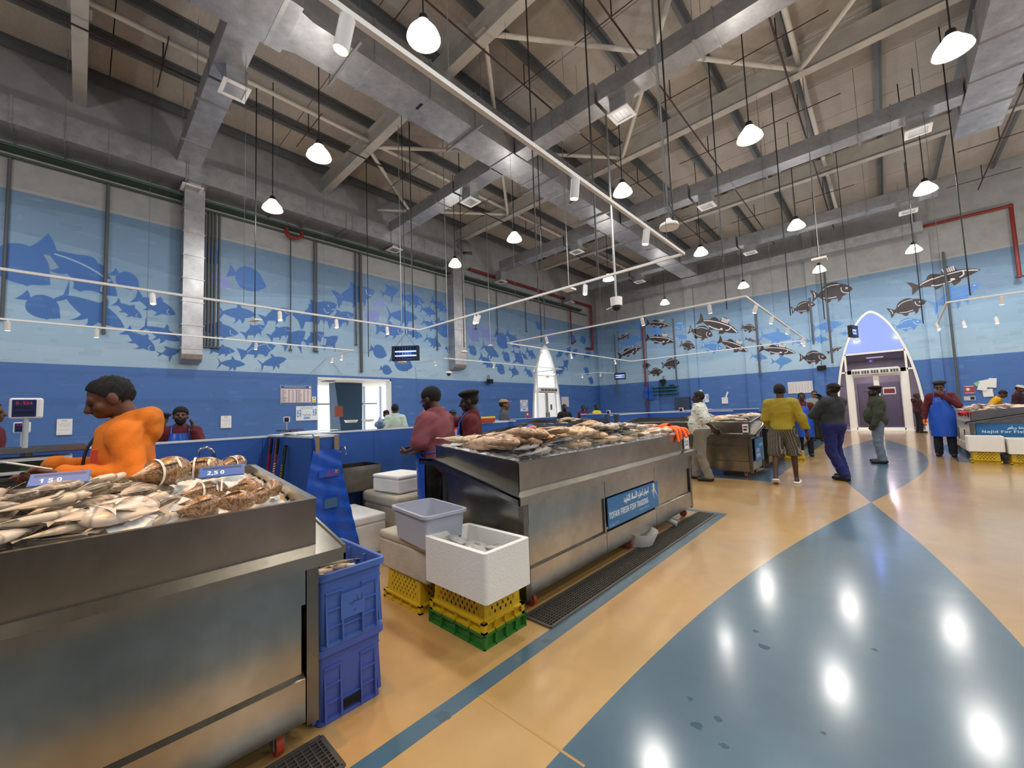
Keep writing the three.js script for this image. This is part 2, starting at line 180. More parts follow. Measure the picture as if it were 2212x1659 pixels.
{
  const op = [[OPEN[0], 0], [OPEN[1], 0], [OPEN[1], OPEN[2]], [OPEN[0], OPEN[2]]], ar = archPts(ARCH_L.c, ARCH_L.hw, ARCH_L.h);
  const toL = (g, dx) => { g.applyMatrix4(new THREE.Matrix4().makeBasis(V(0, 0, -1), V(0, 1, 0), V(1, 0, 0))); return g.translate(X0 + dx, 0, 0); };
  const wl = struct('wall_left', toL(wallGeo(-Z1, -Z0, ROOF, [op, ar], .3), -.3), plaster);
  for (const [a, b, ta, tb, holes] of [[-Z1, 11, -2, 11, [op]], [11, -Z0, 11, 24, [ar]]]) raw('mural_panel', muralUV(toL(wallGeo(a, b, 7, holes, .004), 0), ta, tb, 0), muralMat(ta, tb, MURAL_LEFT), wl);
  const wb = struct('wall_back', wallGeo(X0 - .3, X1 + .3, ROOF, [archPts(ARCH_B.c, ARCH_B.hw, ARCH_B.h)], .3).translate(0, 0, Z0 - .3), plaster);
  const mb = muralMat(-14.3, 5.7, MURAL_BACK);
  raw('mural_panel', muralUV(wallGeo(X0, X1, 7, [archPts(ARCH_B.c, ARCH_B.hw, ARCH_B.h)], .004).translate(0, 0, Z0), -14.3, 5.7, 1), mb, wb);
  for (const [a, b] of [[-10.5, -9.9], [-8.08, -7.62], [-5.2, -4.64], [-2.4, -2.02], [1.45, 1.78], [-13.9, -13.5]]) {
    const pl = muralUV(bx(b - a, 7, .12, (a + b) / 2, 3.5, Z0 + .06), -14.3, 5.7, 1); raw('pilaster', pl, mb, wb);
    mesh('pilaster_top', bx(b - a, ROOF - 7, .12, (a + b) / 2, (7 + ROOF) / 2, Z0 + .06), plaster, wb);
  }
  const dado = std(0x4670b3, .55); mesh('painted_dado', bx(.006, 2.94, Z1 - Z0, X1 - .003, 1.47, (Z0 + Z1) / 2), dado, struct('wall_right', bx(.3, ROOF, Z1 - Z0, X1 + .15, ROOF / 2, (Z0 + Z1) / 2), std(0x9ab8d2, .7)));
  mesh('painted_dado', bx(X1 - X0, 2.94, .006, (X0 + X1) / 2, 1.47, Z1 - .003), dado, struct('wall_front', bx(X1 - X0 + .6, ROOF, .3, (X0 + X1) / 2, ROOF / 2, Z1 + .15), std(0x9ab8d2, .7)));
}
// roof: separate insulated panels on purlins, steel rafters, bracing
{
  const roofMat = std(0xb9b6b3, .85, { map: roofT });
  const ceil = struct('ceiling', bx(X1 - X0 + .6, .12, Z1 - Z0 + .6, (X0 + X1) / 2, ROOF + .1, (Z0 + Z1) / 2), std(0x3c3a38, .9));
  for (let z = Z0; z < Z1 - .1; z += 1.95) mesh('roof_panel', bx(X1 - X0, .05, Math.min(1.93, Z1 - z), (X0 + X1) / 2, ROOF - .02, z + .975), roofMat, ceil);
  for (let i = 0; i < 18; i++) { // galvanised Z purlins along the hall
    const x = -13.9 + i * 1.6, g = [bx(.012, .22, Z1 - Z0, x, ROOF - .17, (Z0 + Z1) / 2), bx(.08, .012, Z1 - Z0, x + .04, ROOF - .06, (Z0 + Z1) / 2), bx(.08, .012, Z1 - Z0, x - .04, ROOF - .28, (Z0 + Z1) / 2)];
    const p = struct('trim_' + (i + 1), g, M.purlin); p.name = numbered('roof_purlin');
  }
  for (const z of [-18, -12, -5.8, .2, 6.2]) {
    const g = thing('rafter_beam', '', '', [0, 0, 0]); g.userData = { kind: 'structure' };
    mesh('web', bx(X1 - X0, .5, .014, (X0 + X1) / 2, 9.77, z), M.frame, g);
    mesh('bottom_flange', bx(X1 - X0, .02, .24, (X0 + X1) / 2, 9.51, z), M.frame, g); mesh('top_flange', bx(X1 - X0, .02, .24, (X0 + X1) / 2, 10.03, z), M.frame, g);
    for (const x of [-11, -5.8, -.98, 3.9, 8.9]) mesh('gusset_plate', bx(.3, .02, .34, x, 9.6, z), M.frame, g);
  }
  const br = (a, b) => { const m = struct('brace_tube', bar(a, b, .055, 10), M.tubeW); return m; };
  const nx = [-16, -11, -5.8, -.98, 3.9, 8.9];
  for (let i = 0; i < 5; i++) { const a = Math.max(nx[i], X0), f = (a - nx[i]) / (nx[i + 1] - nx[i]); br([a, 9.66, -5.8 - 6.2 * f], [nx[i + 1], 9.66, -12]); br([nx[i + 1], 9.6, -5.8], [a, 9.6, -12 + 6.2 * f]); }
  for (const x of [-11, -.98, 8.9]) struct('strut_tube', bar([x, 9.85, Z0], [x, 9.85, Z1], .06, 10), M.tubeW);
}
// ---------- air ducts ----------
function ductRun(name, label, x0, x1, y0, y1, z0, z1, along, step = 1.25) { // sheet-metal sections with raised flanges
  const t = thing(name, label, 'air duct');
  const len = along === 'z' ? z1 - z0 : x1 - x0, n = Math.max(1, Math.round(len / step)), cx = (x0 + x1) / 2, cyy = (y0 + y1) / 2, cz = (z0 + z1) / 2, d = len / n;
  for (let i = 0; i < n; i++) {
    const m = (i + .5) * d;
    mesh('duct_section', along === 'z' ? bx(x1 - x0, y1 - y0, d - .03, cx, cyy, z0 + m) : bx(d - .03, y1 - y0, z1 - z0, x0 + m, cyy, cz), M.galv, t);
    if (i) mesh('flange', along === 'z' ? bx(x1 - x0 + .05, y1 - y0 + .05, .034, cx, cyy, z0 + i * d) : bx(.034, y1 - y0 + .05, z1 - z0 + .05, x0 + i * d, cyy, cz), M.galv, t);
  }
  return t;
}
const hanger = (t, x0, x1, y, z, along) => { // slotted channel under a duct on two threaded rods
  const g = along === 'z' ? [bx(x1 - x0, .045, .045, (x0 + x1) / 2, y, z)] : [bx(.045, .045, x1 - x0, z, y, (x0 + x1) / 2)];
  mesh('hanger_channel', g, M.galvPipe, t);
  for (const q of [x0 + .03, x1 - .03]) mesh('hanger_rod', along === 'z' ? bar([q, y, z], [q, ROOF - .1, z], .006, 5) : bar([z, y, q], [z, ROOF - .1, q], .006, 5), M.galvPipe, t);
};
{
  const md = ductRun('main_duct', 'wide galvanised main air duct running along the ceiling toward the far wall', -7.82, -6.95, 8.45, 9.38, -22.6, -2.5, 'z', 1.3);
  for (let z = -3.4; z > -22; z -= 3.1) hanger(md, -8.1, -6.67, 8.42, z, 'z');
  for (const z of [-5.1, -11.2, -17.2]) mesh('stencil_mark', bx(.22, .003, .06, -7.3, 8.448, z), M.black, md);
  const mw = ductRun('main_duct', 'widest stretch of the galvanised main duct, overhead near the camera', -7.98, -6.78, 8.42, 9.42, -2.45, 8.5, 'z', 1.3);
  mesh('reducer', (() => { const g = bx(1, 1, .5, 0, 0, 0), p = g.attributes.position; for (let i = 0; i < p.count; i++) { const f = p.getZ(i) > 0 ? 1 : 0; p.setXYZ(i, -7.385 + p.getX(i) * (f ? 1.2 : .87), 8.915 + p.getY(i) * (f ? 1 : .93), -2.4 + p.getZ(i)); } g.computeVertexNormals(); return g; })(), M.galv, mw);
  hanger(mw, -8.2, -6.55, 8.39, 1.4, 'z');
  const wd = ductRun('wall_duct', 'galvanised duct hugging the top of the left mural wall', -14.28, -13.38, 8.04, 8.64, -11, 8.8, 'z', 1.5);
  for (let z = 7; z > -11; z -= 2.2) mesh('hanger_rod', [bar([-13.36, 8.02, z], [-13.36, ROOF - .1, z], .007, 5), bx(1.0, .04, .04, -13.85, 8.01, z)], M.galvPipe, wd);
  const zs = [-1.85, -8.17, -14.17, -20.17], seen = ['first branch duct off the main duct, ending over the left wall, nearest the camera', 'second branch duct crossing from the left wall to the right', 'third branch duct ending in the bent riser on the left wall', 'farthest branch duct, near the far mural wall'];
  zs.forEach((z, i) => {
    const t = thing('branch_duct', seen[i], 'air duct');
    const run = (a, b, h) => { const n = Math.max(1, Math.round((b - a) / 1.3)), d = (b - a) / n; for (let k = 0; k < n; k++) { mesh('duct_section', bx(d - .03, h, .5, a + (k + .5) * d, 8.45 + h / 2, z), M.galv, t); if (k) mesh('flange', bx(.034, h + .045, .545, a + k * d, 8.45 + h / 2, z), M.galv, t); } };
    run(-13.5, -9.6, .4); run(-9.55, -7.85, .52); run(-6.92, -4.4, .52); run(-4.35, 1.88, .42);
    for (const [x, y] of [[-13.75, 7.95], [-9.2, 8.12], [-3.95, 8.12], [1.1, 8.12]]) {
      mesh('diffuser_neck', bx(.4, 8.5 - y, .36, x, (8.5 + y) / 2, z - .12), M.galv, t);
      const f = mesh('diffuser', [bx(.5, .03, .07, x, y, z - .32), bx(.5, .03, .07, x, y, z + .08), bx(.07, .03, .34, x - .215, y, z - .12), bx(.07, .03, .34, x + .215, y, z - .12)], M.white, t);
      mesh('louvre', [-.1, 0, .1].map((q) => bx(.03, .012, .33, x + q, y + .01, z - .12, 0, 0, .5)), M.greyPlastic, f);
    }
    for (const x of [-12.2, -10.4, -5.2, -2.2, 0]) hanger(t, z - .33, z + .33, 8.43, x, 'x');
  });
  const bw = ductRun('branch_duct', 'last cross duct running flush along the top of the far mural wall', -12, 1.6, 8.0, 8.42, -23.1, -22.65, 'x', 1.3); for (const x of [-10.5, -6, -2, 1]) hanger(bw, -23.15, -22.6, 7.98, x, 'x');
  ductRun('side_duct', 'broad galvanised duct over the right side of the hall', 1.9, 2.75, 8.45, 9.2, -16.3, 8.5, 'z', 1.4);
  // risers bent down the left wall
  for (const [z, w, yb, yt, l] of [[-2.06, .46, 3.12, 8.05, 'tall galvanised riser down the left wall, nearest the camera'], [-11.62, .66, 3.42, 8.75, 'second galvanised riser down the left wall, beyond the lit opening']]) {
    const t = thing('duct_riser', l, 'air duct');
    const n = 7, h = (yt - yb - .35) / n;
    for (let i = 0; i < n; i++) { mesh('duct_section', bx(.44, h - .02, w, -14.06, yb + .35 + (i + .5) * h, z), M.galv, t); mesh('flange', bx(.47, .025, w + .04, -14.06, yb + .35 + i * h, z), M.galv, t); }
    mesh('boot', mv(ex([[-.22, .36], [.22, .36], [.22, .2], [.16, .07], [.02, 0], [-.22, -.02]], w), -14.06, yb, z - w / 2), M.galv, t);
    if (w > .5) { mesh('elbow', mv(clean(new THREE.TorusGeometry(.45, .3, 4, 10, Math.PI / 2)), 0, 0, 0), M.galv, t).position.set(-13.65, 8.55, z); }
  }
}
// ---------- sprinkler pipes, wall pipes ----------
{
  for (const [x, l] of [[-11.1, 'thin dark red sprinkler pipe along the ceiling, above the left row of lamps'], [-5.85, 'thin dark red sprinkler pipe along the ceiling, just right of the main duct'], [-3.5, 'thin dark red sprinkler pipe along the ceiling, right of the branch ducts centre'], [-1.17, 'thin dark red sprinkler pipe along the ceiling, above the central aisle'], [3.2, 'thin dark red sprinkler pipe along the ceiling, over the right side']]) {
    const t = thing('sprinkler_pipe', l, 'pipe', [x, 9.3, 0]);
    mesh('pipe', bar([0, 0, Z0 + .3], [0, 0, 8], .02, 8), M.darkPipe, t);
    for (let z = -22.4; z < 8; z += 3.05) { mesh('riser_nipple', bar([0, 0, z], [0, .55, z], .014, 6), M.darkPipe, t); mesh('cross_arm', bar([-.9, .05, z], [.9, .05, z], .012, 6), M.darkPipe, t); }
  }
  const fm = thing('fire_main', 'bright red fire main along the top of the far wall, bending down at the right', 'pipe');
  mesh('pipe', [bar([-6.5, 8.38, Z0 + .3], [3.93, 8.38, Z0 + .3], .06), bar([3.93, 8.38, Z0 + .3], [3.93, 5.65, Z0 + .3], .06), sp(.075, 3.93, 8.38, Z0 + .3)], M.redPipe, fm);
  for (const x of [-5, -2, 1]) mesh('clamp', bx(.04, .3, .3, x, 8.45, Z0 + .17), M.galvPipe, fm);
  mesh('flange', cy(.1, .1, .05, 3.93, 5.68, Z0 + .3), M.redPipe, fm);
  const f2 = thing('fire_main', 'red fire pipe bending down in the far left corner of the hall', 'pipe');
  mesh('pipe', [bar([-14.1, 8.3, -12.5], [-14.1, 8.3, -23.3], .07), bar([-14.1, 8.3, -23.3], [-14.1, 5.4, -23.3], .07), bar([-14.1, 5.4, -23.3], [-14.1, 5.4, -22.6], .07)], M.redPipe, f2);
  const f3 = thing('fire_main', 'shorter red pipe drop on the left wall, before the corner', 'pipe');
  mesh('pipe', [bar([-14.1, 7.8, -20.85], [-14.1, 5.5, -20.85], .045), bar([-14.1, 5.5, -20.85], [-13.7, 5.6, -20.7], .045)], M.redPipe, f3);
  const hook = thing('fire_main', 'small red pipe hook under the wall duct at left', 'pipe');
  mesh('pipe', tube([[-14.1, 7.9, -4.55], [-14.05, 7.55, -4.5], [-14.0, 7.45, -4.7], [-14.05, 7.6, -4.95], [-14.1, 7.95, -4.95]], .06), M.redPipe, hook);
  // green cable tray under the wall duct and the drops hanging from it
  one('cable_tray', [bx(.3, .02, 20, -14.12, 7.78, -12), bx(.02, .09, 20, -13.98, 7.82, -12), bar([-14.2, 7.66, 8], [-14.2, 7.66, -23], .03), bx(.3, .02, 11, -14.12, 7.78, 3.5), bx(.02, .09, 11, -13.98, 7.82, 3.5)], M.greenTray, 'dark green cable tray along the top of the left mural wall', 'cable tray');
  const drops = [[1.24, 3.88, .03], [-.35, 3.75, .035], [-2.38, 3.6, .025], [-2.46, 3.6, .025], [-2.54, 3.6, .025], [-2.62, 3.6, .025], [-2.72, 3.6, .025], [-4.68, 3.7, .02], [-5.44, 3.75, .03], [-5.52, 3.72, .02], [-6.94, 4.1, .03], [-7.13, 3.1, .05], [-10.64, 4.25, .025], [-12.95, 5.45, .02], [-14.44, 5.4, .02], [-16.7, 5.8, .02], [-18.02, 5.4, .02], [-12.1, 3.6, .02]];
  const dl = ['leftmost in the picture', 'second from the left, thick', '', '', '', '', '', 'left of the lit opening', 'over the left edge of the lit opening', 'thin, over the left edge of the lit opening', 'over the middle of the lit opening', 'broad grey one reaching down over the lit opening', 'just before the second riser', 'short, just beyond the second riser', 'short, midway to the white arch', 'short, left of the white arch', 'short, right above the white arch', 'against the second riser'];
  drops.forEach(([z, y, r], i) => one('wall_conduit', [bar([-14.24, 7.7, z], [-14.24, y, z], r, 8), bx(.06, .05, .09, -14.24, y + .02, z)], M.cableGrey, dl[i] ? 'grey conduit on the left wall, ' + dl[i] : 'grey conduit beside the nearest riser, ' + ['first', 'second', 'third', 'fourth', 'fifth'][i - 2] + ' of five from the riser', 'conduit', dl[i] ? undefined : 'conduits beside the nearest riser'));
  for (const [x, y0, y1, l] of [[-10.66, 0, 6.6, 'dark red standpipe on the far wall, left of the shelf unit'], [-8.8, 2.9, 6.5, 'grey conduit on the far wall above the green shelf'], [-4.58, 2.8, 6.5, 'grey conduit on the far wall left of the poster'], [-1.67, 3.1, 7.4, 'grey conduit on the far wall left of the arched door'], [2.12, .3, 7.2, 'grey conduit on the far wall right of the arched door'], [-2.3, 4.1, 6.3, 'short grey conduit on the far wall near the small dark fish'], [-12.6, 2.2, 6.2, 'grey conduit on the far wall near the corner']]) one('wall_conduit', bar([x, y1, Z0 + .16], [x, y0, Z0 + .16], x === -10.66 ? .05 : .04, 8), x === -10.66 ? M.redPipe : M.cableGrey, l, 'conduit');
}
// ---------- high-bay lamps ----------
const reflMat = new THREE.MeshPhysicalMaterial({ color: 0xf4eede, roughness: .4, transmission: .3, thickness: 0, emissive: 0xfff0cc, emissiveIntensity: .45 });
const lampGlow = new THREE.MeshStandardMaterial({ color: 0xffffff, emissive: 0xfff4e2, emissiveIntensity: 6 });
{
  const shade = la([[.04, .25], [.09, .24], [.12, .19], [.17, .13], [.22, .06], [.24, .0], [.244, -.012], [.234, -.012], [.2, .05], [.12, .1], [.0, .11]], 22), cords = [];
  const where = (i, j) => (i < 5 && j < 4) ? null : 'high-bay lamp over the part of the hall outside the picture';
  LAMP_X.forEach((x, i) => LAMP_Z.forEach((z, j) => {
    if (i === 0 && j < 2) return;
    const col = ['leftmost', 'second left', 'middle left', 'aisle-left', 'aisle-right'][i], row = ['farthest', 'third', 'second', 'nearest'][j];
    const t = thing('high_bay_lamp', where(i, j) ? 'round high-bay lamp hanging outside the picture frame' : `glowing round high-bay lamp, ${col} column, ${row} row from the camera`, 'lamp', [x, LAMP_Y, z], 0, 'high-bay lamps in a grid');
    raw('reflector', shade, reflMat, t); raw('diffuser', clean(new THREE.CylinderGeometry(.225, .225, .012, 24)).translate(0, -.002, 0), lampGlow, t);
    mesh('cord', bar([0, .24, 0], [0, ROOF - LAMP_Y - .04, 0], .012, 6), M.cable, t); mesh('driver_box', cy(.06, .08, .1, 0, .29, 0), M.black, t);
    const L = new THREE.RectAreaLight(LAMP_COLOR, LAMP_NITS, .42, .42); L.position.set(0, -.02, 0); L.rotation.x = -Math.PI / 2; L.name = 'lamp_light'; t.add(L);
    const U = new THREE.PointLight(LAMP_COLOR, LAMP_SIDE_CD, 0, 2); U.position.set(0, .14, 0); U.shadow.radius = 6; U.name = 'side_light'; t.add(U); // the clear prismatic reflector glows to the sides and up
  }));
}
// ---------- track lighting ----------
const spotGlow = new THREE.MeshStandardMaterial({ color: 0xffffff, emissive: 0xffd9a0, emissiveIntensity: 6 });
const coolGlow = new THREE.MeshStandardMaterial({ color: 0xffffff, emissive: 0xfff2de, emissiveIntensity: 6 });
function track(label, pts, heads, hangers = true) { // pts: rail corners; heads: [x, z, aim x, aim z, warm]
  const t = thing('track_light', label, 'track lighting'), y = 3.57;
  for (let i = 1; i < pts.length; i++) mesh('rail', [beam([pts[i - 1][0], y, pts[i - 1][1]], [pts[i][0], y, pts[i][1]], .036, .036)], M.white, t);
  for (const [x, z, ax, az, warm] of heads) {
    const d = V(ax - x, -2.4, az - z).normalize(), q = new THREE.Quaternion().setFromUnitVectors(V(0, -1, 0), d), c = V(x, y - .13, z);
    const put = (g) => g.applyQuaternion(q).translate(c.x, c.y, c.z);
    const h = mesh('spot_head', [put(cy(.04, .04, .17, 0, 0, 0)), bar([x, y, z], [x, y - .1, z], .012, 6)], M.white, t);
    const lens = mesh('lens', put(cy(.034, .034, .01, 0, -.086, 0)), warm ? spotGlow : coolGlow, h);
    const L = new THREE.SpotLight(warm ? 0xffb765 : 0xffe6c4, SPOT_CD * (warm ? 1.8 : 1), 0, R(27), .7, 2); L.position.copy(c).addScaledVector(d, .11); L.target.position.copy(c).addScaledVector(d, 3); L.shadow.radius = 1.5; L.name = 'spot_light'; t.add(L); t.add(L.target); L.target.name = 'spot_target';
  }
  if (hangers) for (const [x, z] of hangers) mesh('suspension_wire', bar([x, y, z], [x, ROOF - .05, z], .004, 4), M.cableGrey, t);
  return t;
}
track('white track rail loop with small spotlights above the two nearest fish tables', [[-1.95, 5], [-1.95, -5.8], [-8.5, -5.8], [-8.5, 5]], [[-1.95, -3.05, -2.4, -3.2, 1], [-1.95, -4.55, -2.4, -4.6, 0], [-1.95, .55, -2.45, .2, 1], [-1.95, -.9, -2.5, -.6, 1], [-3.6, -5.8, -3.3, -5.0, 1], [-6.4, -5.8, -6.2, -5, 0], [-6.3, -5.8, -6.6, -5, 0], [-8.5, -4.9, -8, -4.9, 0], [-8.5, -3.7, -8, -3.7, 1], [-8.5, -2.6, -8, -2.6, 1], [-8.5, -.75, -8, -.9, 1]], [[-1.95, -1.6], [-1.95, -5.2], [-5.2, -5.8], [-8.5, -5.6], [-8.5, -2], [-1.95, 2]]);
track('white track rail loop above the far block of stalls', [[-1.92, -17.5], [-1.92, -9.08], [-8.55, -9.08], [-8.6, -17.5], [-1.92, -17.5]], [[-2.6, -9.08, -2.6, -9.8, 0], [-4.1, -9.08, -4.1, -9.9, 0], [-7.0, -9.08, -7, -9.9, 0], [-1.92, -9.9, -2.6, -9.9, 0], [-1.92, -11.6, -2.6, -11.6, 0], [-1.92, -13.8, -2.6, -13.8, 0], [-1.92, -16.6, -2.6, -16.6, 0], [-1.95, -17.4, -2.6, -17.2, 0], [-8.57, -10.8, -8, -10.8, 0], [-8.58, -12.6, -8, -12.6, 0], [-8.6, -16, -8, -16, 0]], [[-1.92, -12], [-5.2, -9.08], [-8.55, -12]]);
track('white track rail along the left mural wall, nearest the camera', [[-12.37, 5], [-12.37, -5.92], [-14.2, -5.92]], [[-12.37, 1.0, -13, 1, 0], [-12.37, -.2, -13, -.2, 0], [-12.37, -3.2, -13, -3.2, 0], [-13.2, -5.92, -13.2, -5.4, 0], [-13.95, -5.92, -13.9, -5.4, 0]], [[-12.37, -1], [-12.37, -5]]);
track('white track rail loop at the far end of the left wall, by the white arch', [[-14.2, -9.5], [-12.3, -9.5], [-12.4, -17.3], [-14.2, -17.3]], [[-12.9, -9.5, -12.9, -10.2, 0], [-12.35, -12.2, -13, -12.2, 0], [-12.4, -15, -13, -15, 0], [-12.9, -17.3, -12.9, -16.6, 0]], [[-12.3, -11]]);
track('white track rail in the far left corner of the hall', [[-14.1, -20.9], [-12.4, -21], [-12.2, -23.4]], [[-13.5, -20.93, -13.2, -20.3, 0], [-12.4, -21.2, -13, -21.4, 0]], [[-13, -20.97], [-12.3, -22]]);
track('white track rail above the right-hand fish table', [[1.3, -17.4], [1.2, -13.6], [8.4, -13.6]], [[1.25, -16.9, 2, -16.9, 0], [1.28, -17.3, 2, -17.2, 0], [2.0, -13.6, 2.0, -14.3, 0], [3.4, -13.6, 3.4, -14.3, 0], [1.8, -17.2, 2, -16.8, 0], [2.4, -17.2, 2.6, -16.8, 0]], [[1.2, -14]]);
// ---------- hanging services ----------
function dropCable(label, x, z, y, r = .014, mat = M.cable) { return one('drop_cable', bar([0, 0, 0], [0, ROOF - .05 - y, 0], r, 6), mat, label, 'cable', undefined, [x, y, z]); }
const D = [[-11.7, -3.0, 4.0, 'black power cable ending in a small junction plate left of the lit opening'], [-8.7, -5.75, 3.4, 'black power cable feeding the insect killer by the rail corner'], [-4.3, -5.4, 5.6, 'long black power cable hanging right of the main duct'], [-5.1, -6.4, 3.65, 'black power cable meeting the track rail, centre left'], [-3.4, -5.9, 3.62, 'long black power cable meeting the track rail, centre'], [-1.62, -12.3, 3.6, 'dark red and black pipe bundle hanging over the aisle'], [-2.35, -6.6, 4.3, 'black power cable hanging behind the round antenna'], [-1.1, -14.3, 3.7, 'black cable bundle hanging in front of the arched door'], [.9, -15.6, 3.4, 'black cable ending in a spotlight, right of the arched door'], [1.6, -13.9, 3.7, 'thick black cable beside the right-hand track rail'], [-12.1, -6.3, 3.35, 'black cable curving to the wall track left of the opening'], [-9.6, -8.2, 3.5, 'black cable hanging over the lit opening'], [-2.6, -10.4, 3.65, 'black cable loop above the white-shirted man'], [-6.9, -8.9, 3.7, 'black cable left of the second rail loop']];
for (const [x, z, y, l] of D) dropCable(l, x, z, y);
function pendant(name, label, cat, x, y, z, build) { const t = thing(name, label, cat, [x, y, z]); build(t); return t; }
pendant('pendant_antenna', 'round white antenna dome hanging on a grey pole over the second table', 'antenna', -2.02, 3.92, -5.5, (t) => { mesh('dome', la([[0, -.05], [.125, -.045], [.13, -.02], [.12, .01], [.05, .05], [.03, .09], [0, .09]]), M.white, t); mesh('pole', bar([0, .08, 0], [-.05, 6.1, 0], .014), M.cableGrey, t); mesh('lead', tube([[.0, .06, 0], [.08, .12, 0], [.02, .3, 0], [-.02, .6, 0]], .008), M.cable, t); });
pendant('pendant_camera', 'white dome camera hanging on a steel pole, centre of the hall', 'camera', -5.0, 4.1, -9.55, (t) => { mesh('housing', cy(.16, .15, .22, 0, .1, 0), M.white, t); mesh('dome', sp(.11, 0, -.03, 0), M.black, t); mesh('pole', bar([0, .2, 0], [0, 6, 0], .03), M.galvPipe, t); mesh('bracket', bar([-.3, -.05, 0], [-.05, 0, 0], .015), M.white, t); });
const bugGlow = new THREE.MeshStandardMaterial({ color: 0xbfd0ff, emissive: 0x7fa0ff, emissiveIntensity: 2.4 });
for (const [x, y, z, ry, w, l] of [[-8.75, 2.98, -5.55, .75, .62, 'black insect killer with blue tubes hanging over the stalls at centre left'], [-10.6, 3.15, -20.2, .5, .55, 'black insect killer with blue tubes hanging near the far corner'], [-.6, 3.55, -16.6, 1.3, .4, 'black insect killer hanging in front of the arched door']]) pendant('insect_killer', l, 'insect killer', x, y, z, (t) => {
  t.rotation.y = ry; mesh('case', [bx(w, .03, .12, 0, .17, 0), bx(w, .03, .12, 0, -.17, 0), bx(.05, .37, .12, -w / 2, 0, 0), bx(.05, .37, .12, w / 2, 0, 0), bx(w, .34, .01, 0, 0, -.05)], M.black, t);
  for (const q of [-.06, .05]) { mesh('blue_tube', cy(.016, .016, w * .86, 0, q, .01, 0, 0, Math.PI / 2), bugGlow, t); }
  mesh('grille', [...Array(9)].map((_, i) => bar([-w / 2 + w * (i + .5) / 9, -.16, .055], [-w / 2 + w * (i + .5) / 9, .16, .055], .002, 4)), M.galvPipe, t); mesh('chain', [bar([-w * .4, .18, 0], [0, .5, 0], .004, 4), bar([w * .4, .18, 0], [0, .5, 0], .004, 4), bar([0, .5, 0], [0, ROOF - y - .05, 0], .01, 5)], M.cable, t);
  const L = new THREE.PointLight(0x6f90ff, .5, 0, 2); L.position.set(0, 0, .12); L.name = 'tube_light'; t.add(L);
});
pendant('pendant_plate', 'thin white antenna panel hanging left of the lit opening', 'antenna', -11.7, 4.0, -3.0, (t) => { mesh('panel', bx(.26, .03, .2, 0, 0, 0, .1, .4, .1), M.white, t); mesh('stub', bar([0, 0, 0], [0, -.3, 0], .004), M.cableGrey, t); });
for (const [x, y, z, l] of [[-9.4, 2.85, -5.85, 'small white dome antenna on a rod, left of the insect killer'], [-9.9, 2.7, -7.8, 'small dome camera on a rod, right of the insect killer'], [-9.6, 3.35, -8.2, 'flat white antenna disc over the lit opening'], [-11.9, 4.2, -11.6, 'flat white antenna disc between the risers'], [-6.5, 4.9, -9.6, 'square white sensor plate hanging under the ducts at centre'], [-.95, 4.9, -12.4, 'square white sensor plate hanging over the aisle']]) pendant('pendant_antenna', l, 'antenna', x, y, z, (t) => { mesh('cap', l.startsWith('square') ? bx(.3, .05, .3, 0, 0, 0) : la([[0, -.04], [.11, -.02], [.12, .01], [.06, .04], [0, .05]], 16), M.white, t); if (l.includes('camera')) mesh('lens', sp(.06, 0, -.04, 0), M.black, t); mesh('rod', bar([0, .03, 0], [0, ROOF - y - .05, 0], .012, 6), M.galvPipe, t); });
